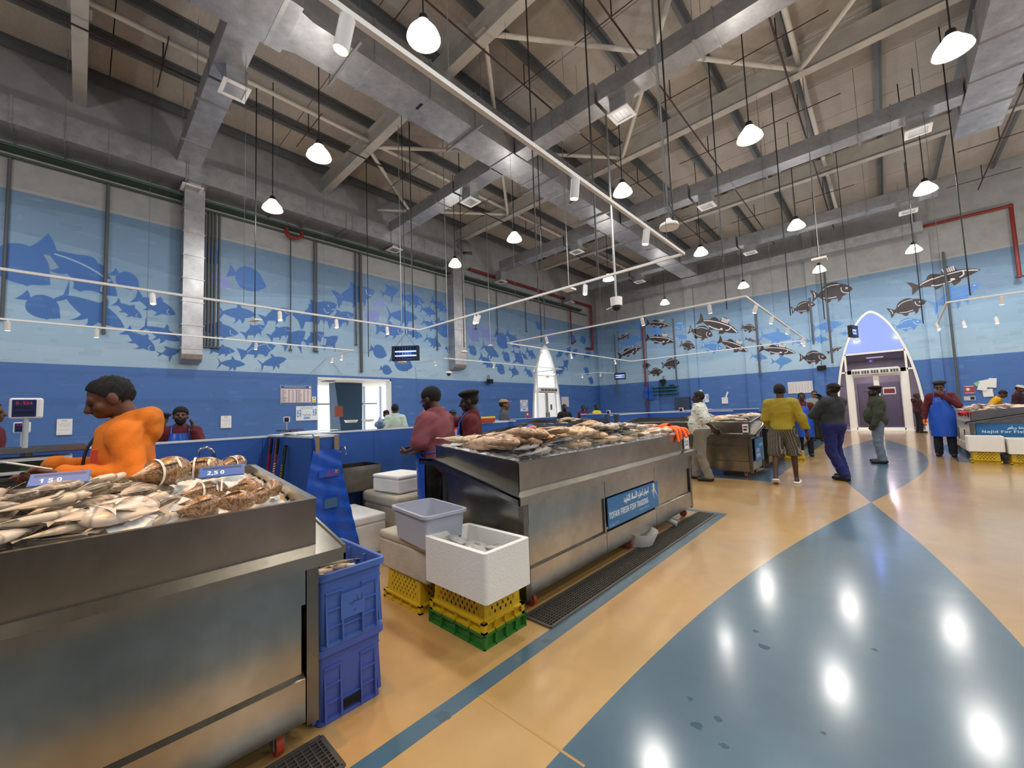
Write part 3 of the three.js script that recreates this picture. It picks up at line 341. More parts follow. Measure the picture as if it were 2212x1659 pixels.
// ---------- arched doors and the lit opening ----------
function archFrame(c, hw, h, w, d, inset = 0) { // bent frame bar following the arch
  const a = archPts(c, hw, h), b = archPts(c, hw - w, h - w * 1.3).reverse(); return ex([...a, ...b], d);
}
const doorWhite = std(0xf1efea, .45), beigeFrame = std(0xb9a37c, .5), mauve = std(0x9c979c, .8, { map: grainT });
function grilleUnit(parent, toW, x0, x1, y, n) { const g = mesh('air_curtain', toW(rb(x1 - x0, .26, .22, .03, (x0 + x1) / 2, y, .16)), M.white, parent); const step = (x1 - x0) / n; mesh('vent', [...Array(n)].flatMap((_, i) => [-.09, 0, .09].map((q) => toW(bx(.07, .13, .012, x0 + (i + .5) * step + q, y - .02, .272)))), M.cableGrey, g); }
{ // far wall: white frame, tinted glass, double door
  const { c, hw, h } = ARCH_B, d = thing('door_1', '', ''); d.userData = { kind: 'structure' };
  const W = (g) => g.translate(0, 0, Z0 - .02), put = (n, g, m, p = d) => mesh(n, [].concat(g).map(W), m, p);
  put('arch_frame', archFrame(c, hw, h, .085, .12), doorWhite);
  const bar2 = (x0, y0, x1, y1, w = .08) => { const dx = x1 - x0, dy = y1 - y0, l = Math.hypot(dx, dy); return mv(bx(l, w, .1), (x0 + x1) / 2, (y0 + y1) / 2, .06, 0, 0, Math.atan2(dy, dx)); };
  put('transom', bar2(c - archW(3.42, hw, h), 3.42, c + archW(3.42, hw, h), 3.42, .07), doorWhite);
  for (const s of [-1, 1]) { put('mullion', bar2(c + s * .98, 3.6, c + s * .98, 0, .07), doorWhite); put('side_rail', bar2(c + s * .98, 2.62, c + s * archW(2.62, hw, h), 2.62, .07), doorWhite); put('jamb', bx(.19, 2.68, .16, c + s * .88, 1.34, .06), doorWhite); }
  put('head', bx(1.9, .16, .16, c, 2.6, .06), doorWhite); put('centre_post', bx(.16, 2.5, .12, c - .02, 1.25, .05), doorWhite); put('sill', bx(2.0, .05, .3, c, .025, .1), doorWhite);
  put('upper_pane', ex(archPts(c, hw - .08, h - .1, 3.46), .008), M.glassTint);
  put('middle_pane', bx(1.9, .72, .008, c, 3.05, .05), M.glassSmoke);
  for (const s of [-1, 1]) { const lf = put('door_leaf', [bx(.07, 2.36, .05, c + s * .42 - .37, 1.2, .05), bx(.07, 2.36, .05, c + s * .42 + .37, 1.2, .05), bx(.78, .1, .05, c + s * .42, .1, .05), bx(.78, .08, .05, c + s * .42, 2.42, .05)], doorWhite); put('door_pane', bx(.7, 2.3, .008, c + s * .42, 1.25, .05), M.glassSmoke, lf);
    put('side_pane', ex([[c + s * 1.02, .05], [c + s * (archW(.05, hw, h) - .07), .05], [c + s * (archW(1.4, hw, h) - .07), 1.4], [c + s * (archW(2.6, hw, h) - .07), 2.6], [c + s * (archW(3.38, hw, h) - .07), 3.38], [c + s * 1.02, 3.38]], .008), M.glassSmoke); }
  put('door_notice', [bx(.4, .3, .006, c + .38, 1.72, .09)], M.white); put('notice_print', bx(.34, .2, .004, c + .38, 1.71, .095), std(0x7a2b3c, .7));
  grilleUnit(d, W, c - .8, c + .75, 2.6, 5);
  // small porch behind: mauve walls and ceiling, its outer door closed
  const pr = thing('porch', '', ''); pr.userData = { kind: 'structure' };
  mesh('porch_wall', [bx(.1, 3.4, 3.4, c - 1.85, 1.7, Z0 - 2), bx(.1, 3.4, 3.4, c + 1.85, 1.7, Z0 - 2), bx(3.8, 3.4, .1, c, 1.7, Z0 - 3.7)], mauve, pr); mesh('porch_ceiling', bx(3.8, .1, 3.4, c, 3.4, Z0 - 2), mauve, pr); mesh('porch_floor', bx(3.8, .1, 3.5, c, -.06, Z0 - 2.05), mauve, pr);
  for (const s of [-1, 1]) mesh('outer_door_panel', [bx(.7, 2.2, .05, c + s * .42, 1.1, Z0 - 3.62), bx(.06, 1.2, .03, c + s * .2, 1.2, Z0 - 3.58), bx(.4, .05, .03, c + s * .36, 1.8, Z0 - 3.58)], std(0x6a6470, .7), pr);
  const pl = new THREE.RectAreaLight(0xfff4ee, 150, .6, .6); pl.position.set(c, 3.33, Z0 - 1.8); pl.rotation.x = -Math.PI / 2; pl.name = 'porch_light'; pr.add(pl); mesh('porch_lamp', bx(.6, .01, .6, c, 3.345, Z0 - 1.8), new THREE.MeshStandardMaterial({ emissive: 0xe8e0ff, emissiveIntensity: 1 }), pr);
}
{ // left wall: white arch with white double door in daylight
  const { c, hw, h } = ARCH_L, d = thing('door_2', '', ''); d.userData = { kind: 'structure' };
  const m4 = new THREE.Matrix4().makeBasis(V(0, 0, -1), V(0, 1, 0), V(1, 0, 0)), W = (g) => { g.applyMatrix4(m4); return g.translate(X0 - .06, 0, 0); }; // local z points into the hall
  const W2 = (g) => { g.applyMatrix4(new THREE.Matrix4().makeBasis(V(0, 0, -1), V(0, 1, 0), V(1, 0, 0))); return g.translate(X0 - .06, 0, 0); };
  const put = (n, g, m, p = d) => mesh(n, [].concat(g).map(W2), m, p);
  put('arch_frame', archFrame(c, hw, h, .09, .14), doorWhite);
  put('transom', [bx(2.1, .05, .1, c, 3.42, .06), bx(.24, .14, .12, c + .1, 3.36, .1)], doorWhite);
  for (const s of [-1, 1]) put('mullion', bx(.08, 4.1, .12, c + s * .86, 2.05, .06, 0, 0, s * .03), doorWhite);
  put('head', bx(1.9, .2, .14, c, 2.5, .06), doorWhite); put('centre_post', bx(.14, 2.4, .12, c, 1.2, .06), std(0x9d9a92, .5));
  put('upper_pane', ex(archPts(c, hw - .08, h - .12, 2.6), .008), phy(0xffffff, .5, { transmission: .85, thickness: 0 }));
  for (const s of [-1, 1]) { const lf = put('door_leaf', bx(.74, 2.36, .05, c + s * .44, 1.2, .05), phy(0xf4f2ee, .5, { transmission: .5, thickness: 0 })); put('handle', [bx(.04, .5, .05, c + s * .13, 1.05, .12)], M.cableGrey, lf); if (s > 0) put('notice', bx(.16, .32, .006, c + .4, 1.6, .08), M.cableGrey, lf); put('side_pane', ex([[c + s * .92, .05], [c + s * (archW(.05, hw, h) - .08), .05], [c + s * (archW(1.4, hw, h) - .08), 1.4], [c + s * (archW(2.6, hw, h) - .08), 2.6], [c + s * .92, 2.6]], .008), phy(0xffffff, .5, { transmission: .7, thickness: 0 })); }
  grilleUnit(d, W2, c - .75, c + .8, 2.6, 5);
}
{ // lit opening in the left wall: entrance lobby with glass front
  const lb = thing('lobby', '', ''); lb.userData = { kind: 'structure' };
  const [a, b, top] = OPEN, zA = -a, zB = -b, xB = X0 - 5;
  mesh('lobby_floor', bx(5, .1, 7, X0 - 2.6, -.06, (zA + zB) / 2), std(0xc9c3b6, .4), lb);
  mesh('lobby_ceiling', bx(5, .1, 7, X0 - 2.6, 3.02, (zA + zB) / 2), std(0xd8cdb8, .8), lb);
  mesh('ceiling_panel', [bx(1.2, .02, .6, X0 - 1.5, 2.96, zA - .6), bx(.5, .02, .4, X0 - 2.5, 2.95, zA - 1.4)], M.cableGrey, lb);
  mesh('reveal', [bx(.32, top, .06, X0 - .15, top / 2, zB + .03), bx(.32, .06, b - a, X0 - .15, top - .03, (zA + zB) / 2)], M.white, lb);
  mesh('tapered_column', (() => { const g = cy(.42, .95, 3, 0, 1.5, 0, 0, Math.PI / 4, 0, 4), p = g.attributes.position; for (let i = 0; i < p.count; i++) p.setZ(i, p.getZ(i) * (p.getY(i) > 1.5 ? 2.1 : .62)); g.computeVertexNormals(); return g.translate(X0 - 3.4, 0, zA - 2.55); })(), std(0x27465f, .6), lb);
  const fr = (x, z, h, w = .1) => bx(.1, h, w, x, h / 2, z);
  for (const [z, m] of [[zA + 1.2, beigeFrame], [zA + .3, beigeFrame], [zA - .75, beigeFrame], [zA - 1.05, M.greyPlastic], [zA - 4.2, M.greyPlastic], [zA - 5.1, M.greyPlastic]]) mesh('front_post', fr(xB, z, 3, .11), m, lb);
  mesh('door_header', [bx(.14, .22, 2.2, xB, 2.25, zA + .2)], beigeFrame, lb); mesh('front_rail', bx(.08, .06, 7, xB, 2.1, (zA + zB) / 2), M.cableGrey, lb);
  for (let i = 0; i < 7; i++) mesh('front_pane', bx(.008, 2.95, .98, xB, 1.5, zA + 2 - i), M.glass, lb);
  mesh('wall_notice', bx(.02, .45, .35, X0 - 2.55, 1.7, zA - 1.85), std(0xa0543e, .7), lb);
  mesh('scale_basin', [cy(.26, .2, .1, X0 - .9, 1.28, zA - 1.6), cy(.26, .2, .1, X0 - .9, 1.28, zA - 2.3)], M.white, lb);
}
// ---------- notices and fittings on the walls ----------
const printT = (w, h, fn) => canvas(w, h, fn);
const scribble = (g, x, y, w, h, n, col, lw = 2) => { g.fillStyle = col; for (let i = 0; i < n; i++) { let q = x; while (q < x + w) { const l = 4 + rnd(14); if (q + l < x + w) g.fillRect(q, y + i * h / n, l, lw); q += l + 4; } } };
const tableT = printT(512, 320, (g, w, h) => { g.fillStyle = '#2f62b4'; g.fillRect(0, 0, w, h); g.fillStyle = '#e9c84a'; g.fillRect(8, 52, w - 16, 16); g.fillStyle = '#e3d9dd'; g.fillRect(8, 66, w / 2 - 14, h - 90); g.fillRect(w / 2 + 6, 66, w / 2 - 14, h - 90); scribble(g, 60, 14, 360, 24, 2, '#dfe8f6', 5); for (const x of [14, w / 2 + 12]) { for (let i = 0; i < 20; i++) { g.fillStyle = '#b9a9b6'; g.fillRect(x, 70 + i * 11, w / 2 - 30, 1); g.fillStyle = '#55505c'; g.fillRect(x + 6, 73 + i * 11, 40 + rnd(40), 4); g.fillRect(x + 108, 73 + i * 11, 24, 5); g.fillRect(x + 170, 73 + i * 11, 20 + rnd(20), 4); } } g.fillStyle = '#f2f2f2'; g.beginPath(); g.arc(w - 26, 26, 16, 0, 7); g.fill(); });
const whiteTabT = printT(512, 320, (g, w, h) => { g.fillStyle = '#dcdadf'; g.fillRect(0, 0, w, h); for (let k = 0; k < 4; k++) for (let i = 0; i < 24; i++) { g.fillStyle = '#8a8792'; g.fillRect(10 + k * 126, 14 + i * 12, 50 + rnd(30), 3); g.fillStyle = '#4c4a55'; g.fillRect(100 + k * 126, 13 + i * 12, 14, 5); } });
const infoT = printT(512, 320, (g, w, h) => { g.fillStyle = '#dbe7f2'; g.fillRect(0, 0, w, h); g.fillStyle = '#b8413c'; g.fillRect(110, 22, 300, 6); scribble(g, 100, 40, 320, 30, 2, '#44608f', 6); for (let i = 0; i < 10; i++) { g.fillStyle = i % 3 ? '#3f78c8' : '#89b1e2'; g.fillRect(16 + (i % 2) * 60, 80 + Math.floor(i / 2) * 34, 46, 24); g.fillRect(400 + (i % 2) * 54, 70 + Math.floor(i / 2) * 30, 42, 22); } g.fillStyle = '#33415c'; for (let i = 0; i < 6; i++) { g.beginPath(); g.ellipse(180 + i * 32, 190 + (i % 2) * 16, 8, 20, .5, 0, 7); g.fill(); } g.fillStyle = '#6fa2e0'; g.fillRect(180, 240, 150, 50); g.strokeStyle = '#6a7a90'; g.lineWidth = 3; g.beginPath(); g.moveTo(150, 110); g.lineTo(240, 140); g.lineTo(330, 115); g.stroke(); });
const sheetT = printT(256, 340, (g, w, h) => { g.fillStyle = '#e8ebee'; g.fillRect(0, 0, w, h); scribble(g, 80, 20, 100, 40, 3, '#5a5d66', 5); scribble(g, 30, 90, 196, 90, 5, '#8b8f98', 3); g.fillStyle = '#6a6f78'; g.fillRect(30, 230, 196, 4); scribble(g, 20, 300, 60, 20, 2, '#777', 3); });
function notice(name, label, cat, tex, w, h, pos, ry, frame = M.white, d = .015) { const t = thing(name, label, cat, pos, ry); mesh('board', bx(w, h, d, 0, 0, 0), frame, t); const p = raw('print', new THREE.PlaneGeometry(w * .985, h * .98).translate(0, 0, d / 2 + .002), std(0xffffff, .6, { map: tex }), t); return t; }
const LW = X0 + .02, BW = Z0 + .02;
notice('price_board', 'blue and white price table poster on the left wall, upper of two beside the opening', 'poster', tableT, .96, .62, [LW, 2.24, -4.87], Math.PI / 2);
notice('info_poster', 'pale blue illustrated poster on the left wall, lower of two beside the opening', 'poster', infoT, .68, .48, [LW, 1.62, -5.2], Math.PI / 2);
notice('small_sign', 'small white and yellow square sign beside the lit opening', 'sign', printT(64, 96, (g) => { g.fillStyle = '#e9e9e4'; g.fillRect(0, 0, 64, 96); g.fillStyle = '#d8c53a'; g.fillRect(6, 50, 52, 40); g.fillStyle = '#444'; g.fillRect(20, 14, 24, 20); }), .12, .2, [LW, 2.08, -5.43], Math.PI / 2);
notice('paper_notice', 'white A4 notice box on the left wall behind the orange hoodie man', 'notice', sheetT, .25, .38, [LW, 1.45, .24], Math.PI / 2, M.white, .05);
notice('paper_notice', 'white A4 notice box on the left wall right of the man in the beanie', 'notice', sheetT, .26, .36, [LW, 1.43, -2.94], Math.PI / 2, M.white, .05);
notice('info_poster', 'pale illustrated poster left of the white arch', 'poster', infoT, .62, .62, [LW, 1.72, -16.3], Math.PI / 2);
notice('small_sign', 'red fire point sign left of the white arch', 'sign', printT(64, 96, (g) => { g.fillStyle = '#b8383e'; g.fillRect(0, 0, 64, 96); g.fillStyle = '#fff'; g.fillRect(18, 20, 28, 30); }), .25, .4, [LW, 1.2, -16.55], Math.PI / 2);
notice('price_board', 'white price table poster right of the white arch', 'poster', whiteTabT, .75, .6, [LW, 1.9, -20.1], Math.PI / 2);
notice('price_board', 'white price table poster on the far wall left of the arched door', 'poster', whiteTabT, .98, .56, [-2.98, 2.08, BW], 0);
notice('info_poster', 'pale illustrated poster on the far wall behind the white-shirted man', 'poster', infoT, .52, .46, [-7.42, 1.77, BW], 0);
notice('small_sign', 'tiny yellow and white sign on the far wall above the illustrated poster', 'sign', printT(64, 96, (g) => { g.fillStyle = '#e9e9e4'; g.fillRect(0, 0, 64, 96); g.fillStyle = '#d8c53a'; g.fillRect(6, 50, 52, 40); }), .14, .2, [-7.55, 2.16, BW], 0);
{ const t = notice('paper_notice', 'white box notice with a leaning slip on the far wall', 'notice', sheetT, .3, .34, [-6.35, 1.6, BW], 0, M.white, .05); mesh('slip', bx(.08, .34, .02, .12, .3, .03, 0, 0, -.4), M.white, t); }
notice('small_sign', 'red and white safety sign on the far wall right of the arched door', 'sign', printT(96, 96, (g) => { g.fillStyle = '#a2434c'; g.fillRect(0, 0, 96, 96); g.fillStyle = '#e8dede'; g.fillRect(8, 6, 80, 6); g.fillRect(8, 84, 80, 6); g.beginPath(); g.arc(34, 44, 18, 0, 7); g.fill(); }), .28, .32, [2.42, 1.62, BW], 0);
notice('small_sign', 'small grey fire call point below the red safety sign', 'sign', printT(64, 48, (g) => { g.fillStyle = '#c9c9c9'; g.fillRect(0, 0, 64, 48); g.fillStyle = '#222'; g.fillRect(36, 6, 24, 36); }), .3, .16, [2.4, 1.28, BW], 0);
{ const t = thing('paper_bunch', 'bunch of pinned papers with a green corner on the far wall at right', 'papers', [2.86, 1.72, BW]); for (const [x, y, w, h, r] of [[0, .1, .3, .3, .2], [-.1, -.02, .24, .26, -.3], [.02, -.25, .26, .3, .05], [.16, .12, .2, .36, -.1]]) mesh('sheet', bx(w, h, .006, x, y, .01 + rnd(.03), 0, 0, r), M.paper, t); mesh('sheet', bx(.2, .16, .006, -.2, .12, .012, 0, 0, .5), std(0x8fc7a4, .8), t, 'green sheet'); }
for (const [x, y, z, ry, l] of [[X0 + .18, 2.95, -13.65, Math.PI / 2, 'black wall floodlight on the left wall before the white arch'], [-9.6, 2.9, Z0 + .18, 0, 'black wall floodlight on the far wall above the green shelf'], [-2.08, 2.93, Z0 + .18, 0, 'black wall floodlight on the far wall left of the arched door']]) { const t = thing('wall_floodlight', l, 'floodlight', [x, y, z], ry); mesh('head', rb(.34, .2, .14, .02, 0, 0, 0, .25), M.black, t); mesh('bracket', [bx(.06, .06, .2, 0, .02, -.1), tube([[0, .1, -.05], [0, .26, -.02], [.04, .3, -.12], [0, .14, -.16]], .012)], M.black, t); }
{ const t = thing('wall_shelf', 'green-framed wall rack with blue aprons and tools on the far wall', 'rack', [-9.7, 0, Z0 + .15]); mesh('rack_frame', [bx(1.5, .03, .3, .2, 2.55, 0), bx(1.5, .03, .3, .2, 2.15, 0), ...[-.5, .2, .9].map((x) => bar([x, 2.0, 0], [x, 2.7, 0], .02)), bx(1.9, .02, .3, -.1, 2.35, .02)], std(0x2f7a66, .5), t); mesh('hung_apron', [rb(.3, .8, .1, .03, -.65, 2.2, .05), rb(.22, .7, .1, .03, -.95, 2.25, .04)], M.apron, t); mesh('tool', [rb(.16, .3, .12, .02, .1, 2.72, 0), rb(.25, .1, .2, .02, .6, 2.6, 0)], M.black, t); }
one('electric_box', rb(.8, 1.0, .2, .02, 0, 0, 0), std(0x33415c, .6), 'dark blue grey cabinet on the far wall under the green rack', 'cabinet', undefined, [-8.55, 1.4, Z0 + .12]);
for (const [x, z, ry, l] of [[X0 + .15, -22.3, Math.PI / 2, 'red fire extinguisher in the far left corner'], [X0 + .15, -21.9, Math.PI / 2, 'yellow fire extinguisher in the far left corner']]) { const c = l.startsWith('red') ? M.redPipe : std(0xd9c62a, .5); const t = thing('fire_extinguisher', l, 'extinguisher', [x, .9, z], ry); mesh('cylinder', la([[0, 0], [.09, 0], [.09, .42], [.05, .5], [.02, .52], [0, .52]], 14), c, t); mesh('bracket', bx(.12, .06, .12, 0, .3, -.09), M.black, t); mesh('valve', [cy(.02, .02, .08, 0, .55, 0), bx(.04, .03, .12, 0, .59, .02)], M.black, t); }
// ---------- lettering ----------
// small stroke alphabet for the Arabic words; each letter is drawn right to left, x runs left from the pen
function arabic(g, word, x, y, s, lw) {
  g.lineWidth = lw; g.lineCap = 'round'; g.lineJoin = 'round';
  const dot = (a, b) => { g.beginPath(); g.arc(x - a * s, y - b * s, lw * .62, 0, 7); g.fill(); }, ln = (...p) => { g.beginPath(); g.moveTo(x - p[0] * s, y - p[1] * s); for (let i = 2; i < p.length; i += 4) i + 3 < p.length ? g.quadraticCurveTo(x - p[i] * s, y - p[i + 1] * s, x - p[i + 2] * s, y - p[i + 3] * s) : g.lineTo(x - p[i] * s, y - p[i + 1] * s); g.stroke(); };
  const L = {
    a: () => { ln(.1, 1, .1, .5, .1, 0); return .25; }, A: () => { ln(.1, .9, .1, .5, .1, 0); ln(.02, 1.15, .1, 1.3, .2, 1.15); return .25; }, l: () => { ln(.05, 1.05, .05, .2, .06, 0, .2, 0, .38, 0); return .38; },
    t: () => { ln(0, 0, .1, 0, .12, 0, .15, .3, .16, .3, .18, 0, .36, 0); dot(.1, .5); dot(.24, .5); return .36; }, j: () => { ln(.05, .32, .3, .4, .42, .3, .1, .2, .0, 0, .3, 0, .46, 0); dot(.22, -.22); return .46; }, r: () => { ln(.05, .25, .1, -.1, .02, -.2, .16, -.32, .36, -.34); return .34; },
    z: () => { ln(.05, .25, .1, -.1, .02, -.2, .16, -.32, .36, -.34); dot(.1, .5); return .34; }, T: () => { ln(0, 0, .5, 0, .5, .16, .4, .4, .06, .02); ln(.1, 1.05, .1, .5, .1, 0); return .56; }, w: () => { ln(.3, .08, .05, .0, .06, .22, .3, .4, .3, .1, .26, -.3, .02 + .5, -.34); return .46; },
    f: () => { ln(0, 0, .1, 0, .12, .1, .12, .36, .26, .34, .4, .2, .2, .06, .3, 0, .44, 0); dot(.24, .62); return .44; }, n: () => { ln(.05, .3, .02, -.3, .3, -.3, .6, -.28, .56, .2); dot(.3, .3); return .66; }, s: () => { ln(0, 0, .08, 0, .1, .22, .12, 0, .2, 0, .22, .22, .24, 0, .32, 0, .36, .26, .38, 0, .5, 0); return .5; },
    m: () => { ln(0, 0, .14, .02, .16, .2, .3, .3, .32, .1, .26, -.06, .12, .02, .3, 0, .4, 0); return .4; }, k: () => { ln(.05, 1.0, .05, .2, .06, .0, .3, 0, .5, .02); ln(.2, .5, .34, .6, .22, .38, .1, .3, .3, .22); return .56; }, h: () => { ln(0, 0, .1, 0, .12, .16, .2, .44, .36, .2, .34, -.04, .12, 0); dot(.16, .66); dot(.3, .66); return .46; },
    q: () => { ln(.34, .1, .05, .0, .08, .24, .3, .42, .34, .12, .3, -.34, .6, -.3, .72, -.2, .7, .1); dot(.14, .64); dot(.28, .64); return .78; }, i: () => { ln(0, 0, .3, .1, .24, -.16, .5, -.3, .56, 0); dot(.2, -.5); dot(.36, -.5); return .6; }, e: () => { ln(0, 0, .1, 0, .1, .1, .2, .36, .36, .3, .14, .14, .3, 0, .4, 0); return .4; }, ' ': () => .34, 1: () => { ln(.05, .5, .1, .2, .1, 0); return .3; },
  };
  for (const c of word) x -= L[c]() * s;
}
// ---------- partitions ----------
const partBlue = std(0x2c5cae, .5, { map: grainT }), capMat = std(0xcfd6df, .5);
function partition(label, x0, z0, x1, z1, h = 1.25, th = .06) {
  const t = thing('stall_partition', label, 'partition', [(x0 + x1) / 2, 0, (z0 + z1) / 2]), w = Math.max(th, Math.abs(x1 - x0)), d = Math.max(th, Math.abs(z1 - z0));
  const along = w > d, len = along ? w : d, n = Math.max(1, Math.round(len / 1.4)), s = len / n;
  for (let i = 0; i < n; i++) mesh('panel', along ? bx(s - .004, h - .03, d, -w / 2 + (i + .5) * s, (h - .03) / 2 + .005, 0) : bx(w, h - .03, s - .004, 0, (h - .03) / 2 + .005, -d / 2 + (i + .5) * s), partBlue, t);
  mesh('cap_strip', bx(w + .012, .02, d + .012, 0, h - .012, 0), capMat, t); return t;
}
partition('long blue partition wall behind the two nearest stalls', -5.27, 4, -5.27, -5.5);
partition('short thick blue divider wall with an apron hung on its end', -5.24, -1.62, -4.0, -1.62, 1.26, .26);
partition('blue partition crosswise behind the man in the tan cap', -7.6, -5.75, -5.3, -5.75);
partition('long blue partition wall down the middle of the far block', -5.15, -8.9, -5.15, -17.2);
partition('blue crosswise divider in the far block, behind the empty table', -5.1, -11.4, -2.9, -11.4);
partition('blue crosswise divider deeper in the far block', -5.1, -14.3, -2.9, -14.3);
partition('blue divider behind the left table of the far block', -7.8, -11.9, -5.2, -11.9);
partition('blue partition in the stall row along the left wall', -12, -9.6, -12, -16.5, 1.1);
one('steel_post', [bx(.09, 1.24, .09, 0, .62, 0), bx(.11, .02, .11, 0, 1.25, 0)], M.steel, 'left steel corner post at the near end of the far block', 'post', undefined, [-4.98, 0, -8.72]);
one('steel_post', [bx(.09, 1.24, .09, 0, .62, 0), bx(.11, .02, .11, 0, 1.25, 0)], M.steelDark, 'right steel corner post at the near end of the far block', 'post', undefined, [-4.73, 0, -8.72]);
// ---------- fish display tables ----------
const TRAY = (z) => .93 + (-.03 - z) / .97 * .12; // tray floor height at local depth z
function displayTable(name, label, L, pos, turn, opt = {}) {
  const t = thing(name, label, 'fish table', pos, turn);
  const X = (g, x) => { g.applyMatrix4(new THREE.Matrix4().makeBasis(V(0, 0, 1), V(0, 1, 0), V(-1, 0, 0))); return g.translate(x, 0, 0); }; // profile (z, y) extruded along -x
  const prof = (p, x0, x1) => X(ex(p, x1 - x0), x1);
  mesh('end_panel', prof([[-.03, .14], [-.03, .79], [-.9, .97], [-.9, .5], [-.8, .5], [-.8, .14]], .012, .024), M.steel, t); mesh('end_panel', prof([[-.03, .14], [-.03, .79], [-.9, .97], [-.9, .14]], L - .024, L - .012), M.steel, t);
  mesh('end_rail', [bx(.012, .03, .8, .006, .52, -.45), bx(.012, .03, .8, L - .006, .52, -.45)], M.steel, t);
  mesh('back_panel', bx(L - .06, .76, .012, L / 2, .52, -.9), M.steelDark, t);
  for (const [x, z, h] of [[.024, -.024, .78], [L - .024, -.024, .78], [.024, -.9, .97], [L - .024, -.9, .97]]) mesh('corner_post', bx(.05, h - .1, .05, x, (h + .1) / 2, z), M.steelDark, t);
  const n = opt.bays || 3, s = (L - .1) / n;
  for (let i = 0; i < n; i++) {
    const c = .05 + (i + .5) * s, w = s - .008;
    mesh('upper_panel', bx(w, .18, .014, c, .70, -.007), M.steel, t); mesh('middle_panel', bx(w - .02, .29, .012, c, .46, -.026), M.steel, t);
    mesh('lower_panel', prof([[0, .12], [0, .3], [-.03, .318], [-.042, .318], [-.042, .306], [-.012, .29], [-.012, .12]], c - w / 2, c + w / 2), M.steel, t);
    if (i) mesh('bay_divider', bx(.02, .62, .02, .05 + i * s, .46, -.016), M.steel, t);
  }
  mesh('base_floor', bx(L - .06, .01, .86, L / 2, .13, -.46), M.steelDark, t);
  mesh('ledge', prof([[.06, .775], [.06, .83], [-.92, 1.04], [-1.12, 1.035], [-1.12, .995], [-1.108, .995], [-1.108, 1.022], [-.92, 1.026], [.048, .816], [.048, .775]], -.1, L + .1), M.steel, t);
  for (const x of [-.1, L + .09]) mesh('ledge_lip', prof([[.06, .775], [.06, .84], [-.92, 1.05], [-1.12, 1.045], [-1.12, .99], [-.92, .99]], x, x + .01), M.steel, t);
  const fy = 1.05, by = 1.145;
  mesh('tray_wall', bx(L, fy - .84, .012, L / 2, (fy + .84) / 2, -.03), M.steel, t); mesh('tray_wall', bx(L, by - 1.03, .012, L / 2, (by + 1.03) / 2, -1.0), M.steel, t);
  for (const x of [0, L - .012]) mesh('tray_wall', prof([[-.03, .845], [-.03, fy], [-1.0, by], [-1.0, 1.04]], x, x + .012), M.steel, t);
  mesh('tray_rim', [bx(L + .01, .012, .03, L / 2, fy, -.038), bx(L + .01, .012, .03, L / 2, by, -.995), ...[.008, L - .008].map((x) => beam([x, fy, -.03], [x, by, -1.0], .03, .012))], M.steel, t);
  mesh('tray_floor', prof([[-.036, TRAY(-.036)], [-.994, TRAY(-.994)], [-.994, TRAY(-.994) - .01], [-.036, TRAY(-.036) - .01]], .012, L - .012), M.steelDark, t);
  for (const x of [.14, L / 2, L - .14]) for (const z of [-.08, -.8]) { if (z < -.5 && x === L / 2) continue; const w = mesh('caster', [cy(.045, .045, .028, x, .046, z, 0, 0, Math.PI / 2, 16)], M.orangeRub, t); mesh('fork', [bx(.006, .1, .05, x - .02, .085, z), bx(.006, .1, .05, x + .02, .085, z), cy(.02, .02, .034, x, .046, z, 0, 0, Math.PI / 2)], M.galvPipe, w); }
  if (opt.sign) { const [x, y, w, h, tex, end] = opt.sign, b = mesh('sign_board', end ? bx(.006, h, w, end, y, x) : bx(w, h, .006, x, y, .004), M.signBlue, t, 'blue sign board'); const p = new THREE.PlaneGeometry(w * .995, h * .99); if (end) p.rotateY(Math.PI / 2 * Math.sign(end - 1)).translate(end + .005 * Math.sign(end - 1), y, x); else p.translate(x, y, .0085); raw('sign_print', p, std(0xffffff, .4, { map: tex }), b); }
  return t;
}
const tofanT = canvas(1024, 240, (g, w, h) => {
  g.fillStyle = '#2f73ab'; g.fillRect(0, 0, w, h); g.globalAlpha = .12; for (let i = 0; i < 60; i++) { g.fillStyle = i % 2 ? '#1c4c7c' : '#5fa3d4'; g.beginPath(); g.ellipse(rnd(w), rnd(h), rnd(20, 90), rnd(4, 14), rnd(-.3, .3), 0, 7); g.fill(); } g.globalAlpha = 1;
  g.fillStyle = g.strokeStyle = '#e9eff4'; arabic(g, 'Twfan ltjarh alAsmak alTazjh', 800, 74, 47, 8);
  g.font = 'bold 72px sans-serif'; g.save(); g.translate(16, 168); g.scale(.78, 1); g.fillText('TOFAN FRESH FISH TRADING', 0, 0, 1000); g.restore();
  g.globalAlpha = .75; g.font = '22px sans-serif'; g.fillText('Contact No : 36487737', 570, 205); g.fillText('CR. NO.: 116181', 22, 226); g.globalAlpha = 1;
  g.strokeStyle = '#e8e4d4'; g.lineWidth = 7; g.lineCap = 'round'; for (let i = 0; i < 8; i++) { g.beginPath(); g.moveTo(925, 50); g.quadraticCurveTo(880 + i * 14, 80 + (i % 3) * 14, 868 + i * 19, 70 + (i % 4) * 26); g.stroke(); } g.fillStyle = '#e8e4d4'; g.beginPath(); g.ellipse(925, 34, 22, 26, .2, 0, 7); g.fill();
});
const blurSignT = (lines) => canvas(512, 256, (g, w, h) => { g.fillStyle = '#2f6ea6'; g.fillRect(0, 0, w, h); g.fillStyle = g.strokeStyle = '#dfe9f2'; arabic(g, 'mWsth najd'.replace('W', 'w').replace('d', 'r'), 440, 80, 44, 7); g.font = 'bold 56px sans-serif'; lines.forEach((l, i) => g.fillText(l, 40, 150 + i * 56, 430)); g.globalAlpha = .6; g.font = '20px sans-serif'; g.fillRect(30, 214, 150, 5); g.fillRect(210, 214, 190, 5); });
